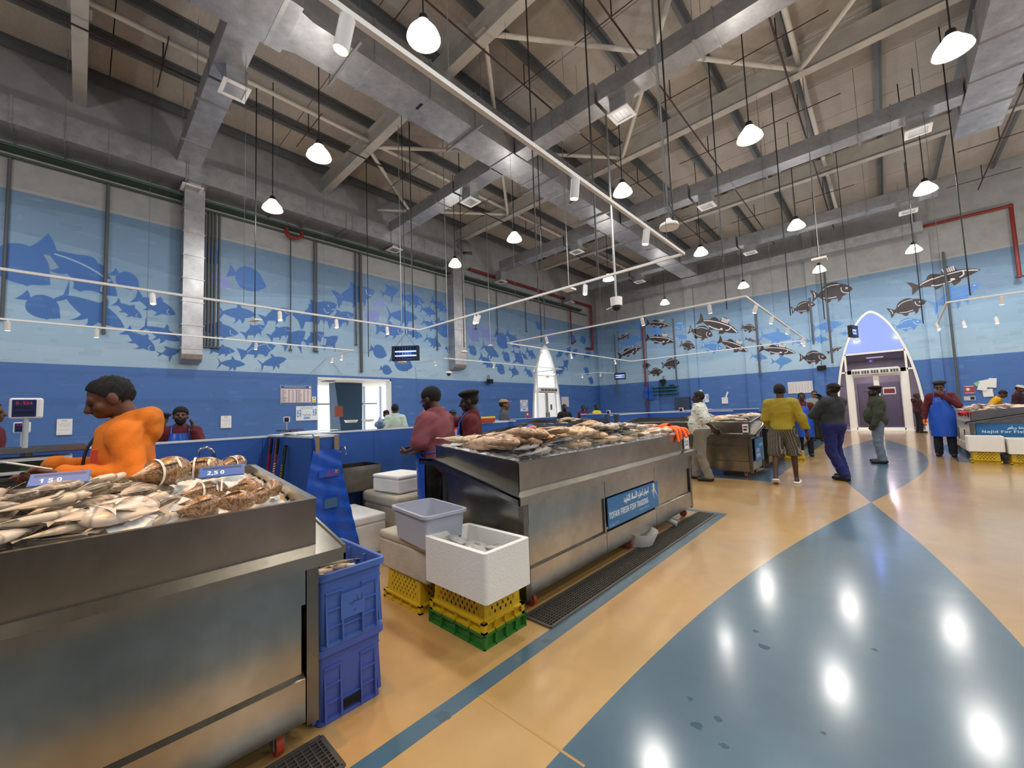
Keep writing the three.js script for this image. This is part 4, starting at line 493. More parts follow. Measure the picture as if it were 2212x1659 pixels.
const T1 = displayTable('fish_table', 'nearest steel fish table at the left, piled with silver fish and groupers', 3.3, [-1.93, 0, 2.55], Math.PI / 2);
const T2 = displayTable('fish_table', 'long steel fish table with the blue TOFAN FRESH FISH TRADING sign', 3.3, [-1.93, 0, -2.15], Math.PI / 2, { sign: [1.69, .46, 1.1, .27, tofanT] });
const T3 = displayTable('fish_table', 'steel fish table at the end of the far block behind the white-shirted man', 2.7, [-4.62, 0, -8.65], 0, { bays: 2, sign: [-.52, .5, .7, .44, blurSignT(['CENTER', 'TRADING']), 2.72] });
const T4 = displayTable('fish_table', 'steel fish table along the aisle behind the man in the yellow sweater', 3.0, [-1.93, 0, -10.1], Math.PI / 2);
const T6 = displayTable('fish_table', 'nearly empty steel fish table left of the two steel posts', 2.75, [-7.95, 0, -8.65], 0, { bays: 2 });
const TR = displayTable('fish_table', 'steel fish table at the right edge with the blue Najid For Fishes sign', 3.3, [1.3, 0, -16.6], -Math.PI / 2, { sign: [-.52, .62, .86, .34, blurSignT(['Najid For Fishes']), 3.32] });
displayTable('fish_table', 'steel fish table across the stall end just beyond the TOFAN table', 1.9, [-5.18, 0, -4.5], 0, { bays: 2 });
displayTable('fish_table', 'distant steel fish table by the man with glasses', 2.2, [-1.93, 0, -14.2], Math.PI / 2, { bays: 2 });
for (const [z, l] of [[-5.45, 'steel fish table across the aisle, outside the picture, farther of two'], [-1.1, 'steel fish table across the aisle, outside the picture, nearer of two']]) displayTable('fish_table', l, 3.3, [1.45, 0, z], -Math.PI / 2);
partition('blue partition wall across the aisle, outside the picture', 4.77, 4, 4.77, -5.5);
{ const t = notice('stall_number', 'white stall number plate reading 22 on the far corner of the TOFAN table', 'number plate', canvas(128, 160, (g) => { g.fillStyle = '#e6e8ea'; g.fillRect(0, 0, 128, 160); g.fillStyle = '#1e2f63'; g.font = 'bold 92px sans-serif'; g.fillText('22', 10, 112); }), .15, .15, [-1.938, .93, -5.38], Math.PI / 2, M.white, .01); }
notice('stall_number', 'small white number plate on the corner of the far-block end table', 'number plate', canvas(64, 80, (g) => { g.fillStyle = '#e6e8ea'; g.fillRect(0, 0, 64, 80); g.fillStyle = '#b02a34'; g.fillRect(8, 20, 48, 14); g.fillStyle = '#334'; g.fillRect(8, 44, 40, 20); }), .1, .16, [-2.0, .94, -8.66], 0, M.white, .01);
// drain gratings in the floor
function grating(label, x0, x1, z0, z1) {
  const t = thing('drain_grating', label, 'drain grating', [(x0 + x1) / 2, 0, (z0 + z1) / 2]), w = x1 - x0, d = z1 - z0, g = [];
  mesh('trench', bx(w, .002, d, 0, .0022, 0), M.pit, t); mesh('edge_frame', [bx(.02, .012, d, -w / 2, .006, 0), bx(.02, .012, d, w / 2, .006, 0), bx(w, .012, .02, 0, .006, -d / 2), bx(w, .012, .02, 0, .006, d / 2)], M.ironGrate, t);
  for (let x = -w / 2 + .02; x < w / 2 - .01; x += .022) g.push(bx(.004, .009, d - .02, x, .008, 0)); for (let z = -d / 2 + .025; z < d / 2 - .01; z += .032) g.push(bx(w - .02, .006, .004, 0, .008, z));
  tag(mesh('bars', g, M.ironGrate, t), null, null, null, 'stuff'); return t;
}
grating('dark floor drain grating along the foot of the TOFAN table', -1.935, -1.708, -5.62, -2.13);
grating('dark floor drain grating at the bottom edge, below the nearest table', -1.952, -1.724, -.767, 3);
// ---------- crates, foam boxes, tub ----------
function boxShell(w, h, d, th, r) { // open box with rounded rim
  const s = new THREE.Shape(), rr = (q, a, b, c) => { q.moveTo(-a + c, -b); q.lineTo(a - c, -b); q.quadraticCurveTo(a, -b, a, -b + c); q.lineTo(a, b - c); q.quadraticCurveTo(a, b, a - c, b); q.lineTo(-a + c, b); q.quadraticCurveTo(-a, b, -a, b - c); q.lineTo(-a, -b + c); q.quadraticCurveTo(-a, -b, -a + c, -b); return q; };
  rr(s, w / 2, d / 2, r); s.holes.push(rr(new THREE.Path(), w / 2 - th, d / 2 - th, Math.max(.004, r - th * .6)));
  const wall = mv(ex(s, h), 0, 0, 0, -Math.PI / 2), b = mv(ex(rr(new THREE.Shape(), w / 2 - .002, d / 2 - .002, r), th), 0, .001, 0, -Math.PI / 2); return [wall, b];
}
const taper = (g, h, k) => { const p = g.attributes.position; for (let i = 0; i < p.count; i++) { const f = k + (1 - k) * p.getY(i) / h; p.setX(i, p.getX(i) * f); p.setZ(i, p.getZ(i) * f); } g.computeVertexNormals(); return g; };
function foamBox(label, w, h, d, pos, turn, mat, open = true) { const t = thing('foam_box', label, 'foam box', pos, turn); if (open) mesh('shell', boxShell(w, h, d, .035, .03), mat, t); else { mesh('body', rb(w, h * .8, d, .025, 0, h * .4, 0), mat, t); mesh('lid', rb(w + .006, h * .22, d + .006, .025, 0, h * .89, 0), mat, t); } return t; }
function yellowCrate(label, w, h, d, pos, turn, mat = M.yellow, group) { // upside-down fruit crate: slotted walls over a ribbed skirt
  const t = thing('plastic_crate', label, 'crate', pos, turn, group), wall = (L) => { const s = shp([[-L / 2, 0], [L / 2, 0], [L / 2 * .95, h * .74], [-L / 2 * .95, h * .74]]), n = Math.round(L / .052); for (let r = 0; r < 5; r++) for (let i = 0; i < n; i++) { const x = -L / 2 + (i + .75 + (r % 2) * .5 - .25) * (L * .9 / n) + L * .045 - L * .0, y = h * (.1 + r * .125); if (Math.abs(x) < L * .43) s.holes.push(shp([[x, y], [x + .014, y], [x + .014, y + .02], [x, y + .02]])); } return ex(s, .005); };
  const y0 = h * .26, W = w - .05, Dd = d - .05;
  mesh('slotted_wall', mv(wall(W), 0, y0, Dd / 2, -.06), mat, t); mesh('slotted_wall', mv(wall(W), 0, y0, -Dd / 2, .06, Math.PI), mat, t); mesh('slotted_wall', mv(wall(Dd), W / 2, y0, 0, -.06, Math.PI / 2), mat, t); mesh('slotted_wall', mv(wall(Dd), -W / 2, y0, 0, -.06, -Math.PI / 2), mat, t);
  const rim = (y, k) => [bx(w, .012, .03, 0, y, d / 2 - .015), bx(w, .012, .03, 0, y, -d / 2 + .015), bx(.03, .012, d, w / 2 - .015, y, 0), bx(.03, .012, d, -w / 2 + .015, y, 0)];
  mesh('skirt', [...rim(.006), ...rim(h * .25), ...[-.5, -.25, 0, .25, .5].flatMap((q) => [bx(.008, h * .25, .028, q * (w - .01), h * .125, d / 2 - .014), bx(.008, h * .25, .028, q * (w - .01), h * .125, -d / 2 + .014), bx(.028, h * .25, .008, w / 2 - .014, h * .125, q * (d - .01)), bx(.028, h * .25, .008, -w / 2 + .014, h * .125, q * (d - .01))]), bx(w - .05, h * .22, .006, 0, h * .13, d / 2 - .026), bx(w - .05, h * .22, .006, 0, h * .13, -d / 2 + .026), bx(.006, h * .22, d - .05, w / 2 - .026, h * .13, 0), bx(.006, h * .22, d - .05, -w / 2 + .026, h * .13, 0)], mat, t);
  for (const [x, z] of [[1, 1], [1, -1], [-1, 1], [-1, -1]]) mesh('corner_pillar', taper(cy(.035, .04, h * .74, 0, h * .37, 0, 0, 0, 0, 10), h, 1).translate(x * (W / 2 - .035), y0, z * (Dd / 2 - .035)), mat, t);
  mesh('base_plate', bx(W * .95, .008, Dd * .95, 0, h - .004, 0), mat, t); return t;
}
{ // low green crate under the yellow one
  const t = thing('plastic_crate', 'low green crate on the floor under the yellow crate', 'crate', [-2.14, 0, -1.87], 0), w = .56, d = .38, h = .085;
  mesh('wall', [bx(w, h - .012, .006, 0, h / 2, d / 2 - .02), bx(w, h - .012, .006, 0, h / 2, -d / 2 + .02), bx(.006, h - .012, d, w / 2 - .02, h / 2, 0), bx(.006, h - .012, d, -w / 2 + .02, h / 2, 0)], M.green, t);
  mesh('rim', [.006, h - .006].flatMap((y) => [bx(w, .01, .03, 0, y, d / 2 - .012), bx(w, .01, .03, 0, y, -d / 2 + .012), bx(.03, .01, d, w / 2 - .012, y, 0), bx(.03, .01, d, -w / 2 + .012, y, 0)]), M.green, t);
  mesh('rib', [-.5, -.25, 0, .25, .5].flatMap((q) => [bx(.008, h, .03, q * (w - .01), h / 2, d / 2 - .012), bx(.03, h, .008, w / 2 - .012, h / 2, q * (d - .01))]), M.green, t);
  mesh('floor_panel', bx(w - .04, .006, d - .04, 0, h - .01, 0), M.green, t);
}
yellowCrate('yellow slotted crate on the green one, under the open foam box', .55, .235, .37, [-2.14, .085, -1.87], 0);
const foamA = foamBox('open white foam box of grey fish beside the TOFAN table', .6, .285, .4, [-2.045, .322, -1.8], 0, M.foam);
yellowCrate('yellow slotted crate on the floor under the stained foam box', .5, .215, .38, [-2.78, 0, -1.87], 0);
foamBox('closed stained foam box under the grey tub', .66, .285, .42, [-2.78, .217, -1.9], 0, M.foamOld, false);
{ const t = thing('plastic_tub', 'pale grey rectangular plastic tub on the stained foam box', 'tub', [-2.56, .504, -1.79], -.12); const g = boxShell(.53, .225, .33, .006, .05).map((q) => taper(q, .225, .9)); mesh('shell', g, M.tub, t); mesh('rim', (() => { const s = boxShell(.56, .02, .36, .02, .06)[0]; return s.translate(0, .212, 0); })(), M.tub, t); }
function blueCrate(label, pos, turn, mat, text) {
  const t = thing('blue_crate', label, 'crate', pos, turn), w = .54, h = .345, d = .35;
  mesh('shell', boxShell(w - .03, h, d - .03, .006, .03).map((q) => taper(q, h, .93)), mat, t);
  mesh('rim', [boxShell(w, .03, d, .018, .04)[0].translate(0, h - .03, 0), boxShell(w - .04, .02, d - .04, .018, .03)[0].translate(0, 0, 0)], mat, t);
  const side = (len, off, ry) => { const l = []; const k = (y) => .93 + .07 * y / h; for (const q of [-.5, -.2, .2, .5]) l.push(mv(bx(.009, h - .03, .018, 0, 0, 0, -.055), q * (len - .07), h / 2, off * .965)); for (const y of [.09, .17, .25]) for (const q of [-.35, .35]) l.push(bx(len * .27, .008, .018, q * (len - .07), y, off * k(y))); l.push(bx(len * .36, .008, .018, 0, .08, off * k(.08))); return l.map((g) => mv(g, 0, 0, 0, 0, ry)); };
  mesh('rib', [...side(w - .03, d / 2 - .015, 0), ...side(w - .03, d / 2 - .015, Math.PI), ...side(d - .03, w / 2 - .015, Math.PI / 2), ...side(d - .03, w / 2 - .015, -Math.PI / 2)], mat, t);
  if (!text) for (const g of [bx(.11, .035, .004, 0, .055, d / 2 * .95), bx(.004, .035, .11, w / 2 * .952, .055, 0)]) mesh('hand_slot', g, M.pit, t);
  if (text) raw('handwriting', new THREE.PlaneGeometry(.12, .12).rotateY(Math.PI / 2).translate(w / 2 * .945 + .004, .17, .0), std(0xffffff, .6, { map: canvas(128, 128, (g) => { g.fillStyle = '#476ab6'; g.fillRect(0, 0, 128, 128); g.strokeStyle = g.fillStyle = '#26304f'; arabic(g, 'alelwi', 118, 60, 30, 3); arabic(g, '11', 80, 110, 30, 3); }) }), t);
  return t;
}
blueCrate('lower blue plastic crate on the floor beside the nearest table', [-2.26, 0, -.935], 0, M.blueCrate);
blueCrate('upper blue plastic crate with Arabic handwriting, stacked beside the nearest table', [-2.24, .346, -.935], 0, M.blueCrate2, true);
foamBox('closed white foam cooler box behind the hanging apron', .72, .4, .42, [-4.36, 0, -2.05], 0, M.foam, false);
{ const t = thing('cooler_box', 'large cream ice cooler with a metal latch behind the grey tub', 'cooler', [-4.35, 0, -2.68], 0); mesh('body', rb(.75, .42, .62, .04, 0, .21, 0), M.cooler, t); const l = mesh('lid', rb(.78, .14, .65, .05, 0, .47, 0), M.cooler, t); mesh('latch', [bx(.012, .09, .05, .385, .38, .1), bx(.02, .03, .04, .39, .43, .1)], M.chrome, t); }
foamBox('closed grey-white foam box on top of the cream cooler', .5, .2, .42, [-4.3, .545, -2.62], .1, M.foam, false);
yellowCrate('yellow slotted crate on the floor under the left foam box at the right-hand table', .42, .24, .36, [1.43, 0, -12.9], 0);
yellowCrate('yellow slotted crate on the floor under the right foam box at the right-hand table', .44, .21, .36, [1.95, 0, -12.85], 0);
foamBox('open white foam box at the right-hand table, left of two', .5, .31, .4, [1.44, .242, -12.9], 0, M.foam);
foamBox('open white foam box at the right-hand table, right of two', .52, .3, .4, [1.98, .212, -12.85], 0, M.foam);
yellowCrate('yellow crate on the floor beyond the striped shorts', .4, .22, .36, [-1.72, 0, -11.9], 0);
one('plastic_basin', la([[0, 0], [.14, 0], [.2, .13], [.21, .13], [.145, -.004]], 20), M.white, 'small white basin on the floor under the TOFAN table', 'basin', undefined, [-2.0, .006, -4.0]);
one('drain_elbow', [bar([0, .16, 0], [0, .09, 0], .03, 10), bar([0, .09, 0], [.14, .05, 0], .03, 10)], M.greyPlastic, 'grey plastic drain elbow under the TOFAN table', 'pipe', undefined, [-2.02, 0, -4.75]);
// ---------- stall fittings ----------
const outline = (p, d, b) => ex(p, d, b);
{ // apron hung on the divider end
  const t = thing('hanging_apron', 'blue apron with a red Arabic logo and grey pocket hung on the divider wall', 'apron', [-3.985, 0, -1.62], Math.PI / 2);
  const g = new THREE.PlaneGeometry(1, 1, 24, 40), p = g.attributes.position;
  for (let i = 0; i < p.count; i++) { const v = p.getY(i) + .5, u = p.getX(i), w = v > .72 ? .24 + (1 - v) * .36 : .34 + (.72 - v) * .42, fold = .012 * Math.sin(u * 16 + v * 5) * (1 - v) + .006 * Math.sin(v * 44 + u * 7); p.setXYZ(i, u * w - (1 - v) * .015, .14 + v * .98, .02 + fold + (1 - v) * .04); }
  g.computeVertexNormals(); g.deleteAttribute('uv'); g.setAttribute('uv', new THREE.BufferAttribute(new Float32Array(p.count * 2), 2)); const cloth = M.apron.clone(); cloth.side = THREE.DoubleSide; raw('cloth', g, cloth, t);
  mesh('pocket_window', bx(.12, .09, .004, .03, .62, .052), std(0x4a6f96, .3), t, 'grey clear pocket'); mesh('pocket_seam', [bx(.13, .006, .005, .03, .668, .054), bx(.13, .006, .005, .03, .572, .054), bx(.006, .1, .005, -.034, .62, .054), bx(.006, .1, .005, .094, .62, .054)], M.apron, t);
  raw('logo_print', new THREE.PlaneGeometry(.2, .075).translate(.02, .9, .05), std(0xffffff, .6, { map: canvas(256, 96, (g) => { g.fillStyle = '#1f55c0'; g.fillRect(0, 0, 256, 96); g.fillStyle = g.strokeStyle = '#c02238'; arabic(g, 'Aswaq', 180, 66, 42, 7); for (const [c, x, y] of [['#e8b020', 205, 30], ['#5aa53c', 222, 26], ['#d3342c', 226, 52], ['#e87820', 206, 50]]) { g.fillStyle = c; g.beginPath(); g.moveTo(x - 12, y); g.lineTo(x, y - 14); g.lineTo(x + 12, y); g.lineTo(x, y + 14); g.fill(); } }) }), t);
  mesh('tape_strip', [bx(.045, .17, .004, -.085, 1.17, .02), bx(.045, .17, .004, .1, 1.17, .02)], std(0x8f7c5c, .7), t, 'brown tape strip'); mesh('neck_loop', tube([[-.1, 1.11, .02], [-.11, 1.24, .02], [-.1, 1.275, -.05]], .006), M.apron, t);
}
{ // pink-red cloth over the partition
  const t = thing('red_cloth', 'red cloth hung over the long blue partition', 'cloth', [-5.27, 1.25, -4.05], Math.PI / 2), g = new THREE.PlaneGeometry(1, 1, 30, 26), p = g.attributes.position;
  for (let i = 0; i < p.count; i++) { const u = p.getX(i), v = .5 - p.getY(i), s = v * .62 - .16; p.setXYZ(i, u * (.56 + .06 * v) - .02 * v, s < 0 ? .012 : s < .07 ? .012 - .002 : .012 - (s - .07), s < 0 ? s + .05 : Math.min(s + .05, .055) + .012 * Math.sin(u * 22 + 1) * Math.max(0, s) * 2); }
  g.computeVertexNormals(); const m = M.red.clone(); m.side = THREE.DoubleSide; raw('cloth', g, m, t);
}
function scale(label, pos, turn, big = 1) { // shop scale: body, keypad, pan, display on a pole
  const t = thing('shop_scale', label, 'scale', pos, turn); t.scale.setScalar(big);
  mesh('body', rb(.4, .1, .34, .015, 0, .06, 0), M.white, t); mesh('foot', [[-.16, -.13], [.16, -.13], [-.16, .13], [.16, .13]].map(([x, z]) => cy(.018, .02, .02, x, .01, z)), M.black, t);
  mesh('control_panel', [bx(.36, .055, .004, -.01, .062, .172)], M.black, t); const k = mesh('keypad', bx(.08, .05, .006, .14, .065, .173), M.greyPlastic, t); mesh('key', [...Array(12)].map((_, i) => bx(.014, .008, .003, .115 + (i % 4) * .018, .05 + Math.floor(i / 4) * .014, .178)), M.white, k); mesh('lcd', bx(.09, .018, .005, .03, .045, .174), std(0x2f5a3c, .3), t, 'green display');
  mesh('pan', [bx(.52, .006, .4, 0, .145, 0), bx(.52, .03, .006, 0, .158, .2), bx(.52, .03, .006, 0, .158, -.2), bx(.006, .03, .4, .26, .158, 0), bx(.006, .03, .4, -.26, .158, 0), cy(.03, .03, .04, 0, .125, 0)], M.steel, t);
  mesh('pole', bar([-.02, .1, -.18], [-.02, .38, -.18], .014), M.greyPlastic, t); const d = mesh('display', rb(.15, .14, .045, .015, -.02, .43, -.18), M.white, t);
  raw('display_face', new THREE.PlaneGeometry(.105, .115).translate(-.028, .43, -.155), std(0x1a2358, .35, { emissive: 0xffffff, emissiveIntensity: .55, emissiveMap: scaleFace, map: scaleFace }), d); return t;
}
const scaleFace = canvas(128, 128, (g) => { g.fillStyle = '#141c4c'; g.fillRect(0, 0, 128, 128); g.fillStyle = '#080b22'; g.fillRect(10, 50, 90, 18); g.fillRect(10, 88, 106, 20); g.fillStyle = '#ff2a4a'; g.font = 'bold 30px monospace'; g.fillText('0.924', 18, 36); });
{ const t = thing('scale_stand', 'dark steel stand under the scale at the far left', 'stand', [-4.3, 0, .42]); mesh('cabinet', bx(.42, 1.05, .9, 0, .575, 0), M.steelDark, t); mesh('top', bx(.5, .02, 1.0, 0, 1.11, 0), M.steel, t); mesh('leg', [[-.18, -.4], [.18, -.4], [-.18, .4], [.18, .4]].map(([x, z]) => cy(.02, .02, .05, x, .025, z)), M.black, t); }
scale('white shop scale with steel pan and red digits, at the far left edge', [-4.3, 1.12, .24], Math.PI / 2, 1.05);
scale('small white scale display behind the far-left scale', [-6.6, 1.1, .4], Math.PI / 2, .8);
one('work_counter', [rb(.6, .9, 1.4, .01, 0, .55, 0), bx(.64, .03, 1.44, 0, 1.015 + .04, 0)], M.steelDark, 'steel work counter behind the long partition at left', 'counter', undefined, [-6.6, 0, .6]);
one('work_counter', [rb(.6, .9, 1.3, .01, 0, .5, 0), bx(.64, .03, 1.34, 0, 1.17, 0), ...[[-.28, -.6], [.28, -.6], [-.28, .6], [.28, .6]].map(([x, z]) => bx(.04, .3, .04, x, 1.02, z))], M.steelDark, 'steel work counter behind the partition, right of the man in the beanie', 'counter', undefined, [-6.1, 0, -2.1]);
scale('small shop scale on the counter right of the man in the beanie', [-6.1, 1.19, -2.0], Math.PI / 2, .55);
{ const t = thing('sink_faucet', 'chrome gooseneck tap behind the nearest fish table', 'tap', [-4.95, .9, -.93], 0); mesh('spout', tube([[0, 0, 0], [0, .16, 0], [0, .24, .02], [0, .28, .07], [0, .26, .12], [0, .19, .13]], .013, 30), M.chrome, t); mesh('lever', [sp(.022, 0, .03, -.07), bar([0, 0, -.07], [0, .03, -.07], .012)], M.chrome, t); }
{ const t = thing('steel_sink', 'steel sink under the tap, behind the nearest fish table', 'sink', [-4.9, 0, -.7]); mesh('basin', boxShell(.5, .22, 1.1, .01, .02).map((g) => g.translate(0, .68, 0)), M.steel, t); mesh('leg', [[-.22, -.5], [.22, -.5], [-.22, .5], [.22, .5]].map(([x, z]) => bx(.04, .7, .04, x, .35, z)), M.steel, t); }
{ const t = thing('steel_sink', 'steel sink with a small tap against the long partition, right of the apron', 'sink', [-5.0, 0, -2.3]); mesh('basin', boxShell(.44, .3, .7, .012, .01).map((g) => g.translate(0, .52, 0)), M.steelDark, t); mesh('leg', [[-.18, -.3], [.18, -.3], [-.18, .3], [.18, .3]].map(([x, z]) => bx(.06, .52, .06, x, .26, z)), M.steelDark, t); mesh('tap', tube([[-.19, .8, .0], [-.19, 1.02, .0], [-.15, 1.05, 0], [-.06, 1.05, 0], [-.04, .96, 0]], .01), M.chrome, t); }
for (const [x, c, l] of [[-5.03, 0x9c1a22, 'plain red broom handle leaning on the divider wall'], [-4.82, 0xa04040, 'red and white speckled broom handle leaning on the divider wall'], [-4.58, 0x2c3a30, 'black broom handle with a yellow spiral leaning on the divider wall']]) { const t = thing('broom_handle', l, 'broom handle', [x, 0, -1.42]); mesh('stick', bar([-.1, .0, .06], [.0, l.startsWith('black') ? 1.15 : 1.22, -.04], .016, 10), std(c, .5), t); mesh('grip', bar([-.012, 1.06, -.03], [.0, l.startsWith('black') ? 1.16 : 1.23, -.042], .0175, 10), M.black, t); if (!l.startsWith('plain')) mesh('stripe', [...Array(14)].map((_, i) => { const f = .62 + i * .026; return cy(.0172, .0172, .01, -.1 + .1 * f / 1.22, f, .06 - .1 * f / 1.22, .4, 0, .3); }), l.startsWith('black') ? M.yellow : M.white, t); mesh('brush', rb(.3, .05, .06, .01, -.1, .03, .06), M.black, t); }
{ const t = thing('bag_holder', 'rack of black plastic bags and papers beside the man in the pink shirt', 'rack', [-4.55, 1.0, -3.6], Math.PI / 2); mesh('shelf', [bx(.75, .02, .3, 0, .26, 0), bx(.75, .16, .01, 0, .12, .14)], M.greyPlastic, t); mesh('tray', bx(.7, .07, .3, 0, .31, 0), M.black, t); mesh('bag', [...Array(7)].map((_, i) => rb(.07, .26, .03, .012, -.26 + i * .075, -.07, .15 + (i % 2) * .012, .05, 0, (i - 3) * .03)), phy(0x15171d, .25, { clearcoat: .6 }), t); mesh('post', [bar([-.36, -.98, 0], [-.36, .26, 0], .02), bar([.36, -.98, 0], [.36, .26, 0], .02)], M.steelDark, t); }
{ const t = thing('snack_carton', 'red and yellow carton on the long partition near the display', 'carton', [-5.27, 1.25, -4.95], Math.PI / 2); mesh('box', rb(.34, .1, .16, .01, 0, .05, 0), std(0xb8332a, .6), t); mesh('band', bx(.342, .03, .162, 0, .085, 0), std(0xe8d23a, .6), t); }
scale('white scale display standing beside the red and yellow carton', [-5.62, 1.05, -5.05], Math.PI / 2, .95); one('work_counter', [rb(.5, .9, .7, .01, 0, .5, 0), bx(.54, .05, .74, 0, 1.022, 0), ...[[-.2, -.3], [.2, -.3], [-.2, .3], [.2, .3]].map(([a, b]) => bx(.04, .1, .04, a, .05, b))], M.steelDark, 'steel counter behind the partition under the scale by the carton', 'counter', undefined, [-5.62, 0, -5.05]);
one('paper_stack', [rb(.36, .012, .26, .003, 0, .006, 0), rb(.34, .01, .24, .003, .03, .017, .02, 0, .2), rb(.2, .008, .4, .003, -.05, .026, -.2, 0, .5)], M.paper, 'loose papers lying on top of the divider wall', 'papers', undefined, [-4.6, 1.262, -1.62]);
one('plastic_bag', [sp(.08, 0, .055, 0, 1.1, .7, .9), sp(.05, .05, .09, .02, 1, .9, .8), sp(.03, .0, .12, 0, .7, 1.4, .7)], std(0x7a93b8, .4), 'knotted blue-grey plastic bag by the left edge of the lit opening', 'bag', undefined, [-5.27, 1.252, -2.9]);
for (const [x, z, l] of [[-6.2, -10.6, 'white'], [-4.3, -11.4, 'white']]) scale(x < -5 ? 'white scale display on the far block behind the left table' : 'white scale display on the far block divider behind the empty table', [x, .95, z - .3], .2, .8), one('work_counter', [rb(.7, .8, .5, .01, 0, .5, 0), bx(.74, .04, .54, 0, .93, 0), ...[[-.3, -.2], [.3, -.2], [-.3, .2], [.3, .2]].map(([a, b]) => bx(.04, .1, .04, a, .05, b))], M.steelDark, x < -5 ? 'steel counter under the scale behind the left far table' : 'steel counter under the scale behind the empty far table', 'counter', undefined, [x, 0, z - .3]);
{ const t = thing('steel_counter', 'grey steel drawer counter with a red box near the man with glasses', 'counter', [-2.35, 0, -18.6]); mesh('body', rb(1.3, .85, .7, .01, 0, .5, 0), M.steel, t); mesh('plinth', bx(1.2, .1, .6, 0, .05, 0), M.blackRub, t); mesh('drawer', [bx(.55, .3, .012, .3, .7, .356), bx(.55, .34, .012, .3, .34, .356)], M.steelDark, t); }
one('red_box', [rb(.26, .18, .2, .01, 0, .09, 0), bx(.12, .08, .004, 0, .08, .102)], std(0xc2363c, .6), 'small red box on the steel drawer counter', 'box', undefined, [-2.2, .93, -18.5]);
function gloveMesh(name, label, pos, turn, mat) { const t = thing(name, label, 'glove', pos, turn); const pts = [[-.16, .02, 0], [-.08, .05, 0], [0, .06, 0]]; mesh('cuff', tube([[-.2, .02, 0], [-.12, .05, .01], [-.04, .055, 0]], .045, 14, 12), mat, t); mesh('palm', sp(.055, .02, .05, 0, 1.2, .5, 1), mat, t); mesh('finger', [-.045, -.015, .015, .045].map((z, i) => tube([[.06, .05, z], [.11, .04, z * 1.3], [.13 + (i % 2) * .02, -.01 - .02 * i, z * 1.5]], .014, 8, 8)), mat, t); mesh('thumb', tube([[0, .05, .05], [.04, .045, .09], [.08, .02, .1]], .015, 8, 8), mat, t); return t; }
gloveMesh('rubber_glove', 'orange rubber glove draped over the far corner of the TOFAN table', [-2.05, 1.06, -5.25], -.5, M.orangeGlove).scale.setScalar(1.35);
gloveMesh('rubber_glove', 'orange rubber glove on the rim behind the TOFAN table fish', [-3.75, 1.1, -4.6], .6, M.orangeGlove);
gloveMesh('rubber_glove', 'blue rubber glove on the rim behind the TOFAN table fish', [-4.0, 1.1, -4.65], 2.6, std(0x3f6fd0, .6)).scale.setScalar(1.2);
gloveMesh('rubber_glove', 'dark red rubber glove hanging on the right-hand table rim', [1.24, .98, -13.28], 1.2, M.red);
// ---------- fish ----------
const fishMat = phy(0xffffff, .38, { vertexColors: true, clearcoat: .55, clearcoatRoughness: .25 });
const lerp3 = (a, b, t) => a.map((q, i) => q + (b[i] - q) * t), cl = (x) => Math.max(0, Math.min(1, x));
const n3 = (x, y, z) => vnoise(x * 1 + z * 3.7, y + z * 1.3, 4096, 11);
function colored(g, fn) { g = clean(g); const p = g.attributes.position, c = new Float32Array(p.count * 3); for (let i = 0; i < p.count; i++) { const q = fn(p.getX(i), p.getY(i), p.getZ(i)); c[3 * i] = q[0]; c[3 * i + 1] = q[1]; c[3 * i + 2] = q[2]; } g.setAttribute('color', new THREE.BufferAttribute(c, 3)); return g; }
function fishBody(s, nu = 26, nv = 16) { // s: length, h, w (fractions of length), colour(t, v, noise)
  const prof = (t) => t < s.peak ? Math.pow(Math.max(0, 1 - Math.pow(1 - t / s.peak, 2.2)), .62) : .16 + .84 * Math.pow(Math.cos((t - s.peak) / (1 - s.peak) * Math.PI / 2), 1.15);
  const g = new THREE.PlaneGeometry(1, 1, nu, nv), p = g.attributes.position, col = new Float32Array(p.count * 3), L = s.len;
  for (let i = 0; i < p.count; i++) {
    const t = p.getX(i) + .5, a = (p.getY(i) + .5) * Math.PI * 2, pr = prof(t), end = t > .999 ? .0 : 1, y = Math.sin(a), z = Math.cos(a);
    const hy = s.h * L / 2 * pr * (y > 0 ? 1 : s.belly || 1), hz = s.w * L / 2 * Math.pow(pr, 1.15) * (1 - .55 * Math.max(0, t - .6));
    p.setXYZ(i, L * (.42 - .84 * t), end * hy * Math.sign(y) * Math.pow(Math.abs(y), .9) - (s.droop || 0) * L * (1 - t) * .04, end * hz * Math.sign(z) * Math.pow(Math.abs(z), .85));
    const n = n3(t * s.grain + 5, a * s.grain * .25 + 9, s.seed || 1), q = s.colour(t, y, n, a); col[3 * i] = q[0]; col[3 * i + 1] = q[1]; col[3 * i + 2] = q[2];
  }
  g.setAttribute('color', new THREE.BufferAttribute(col, 3)); g.computeVertexNormals(); return g;
}
const fin = (pts, L, c, c2, z = 0, rx = 0, ry = 0) => colored(mv(ex(pts.map((q) => [q[0] * L, q[1] * L]), .004 * L), 0, 0, z - .002 * L, rx, ry), (x, y) => lerp3(c, c2, cl(vnoise(x * 90 / L * .3, y * 90 / L * .1, 4096, 3))));
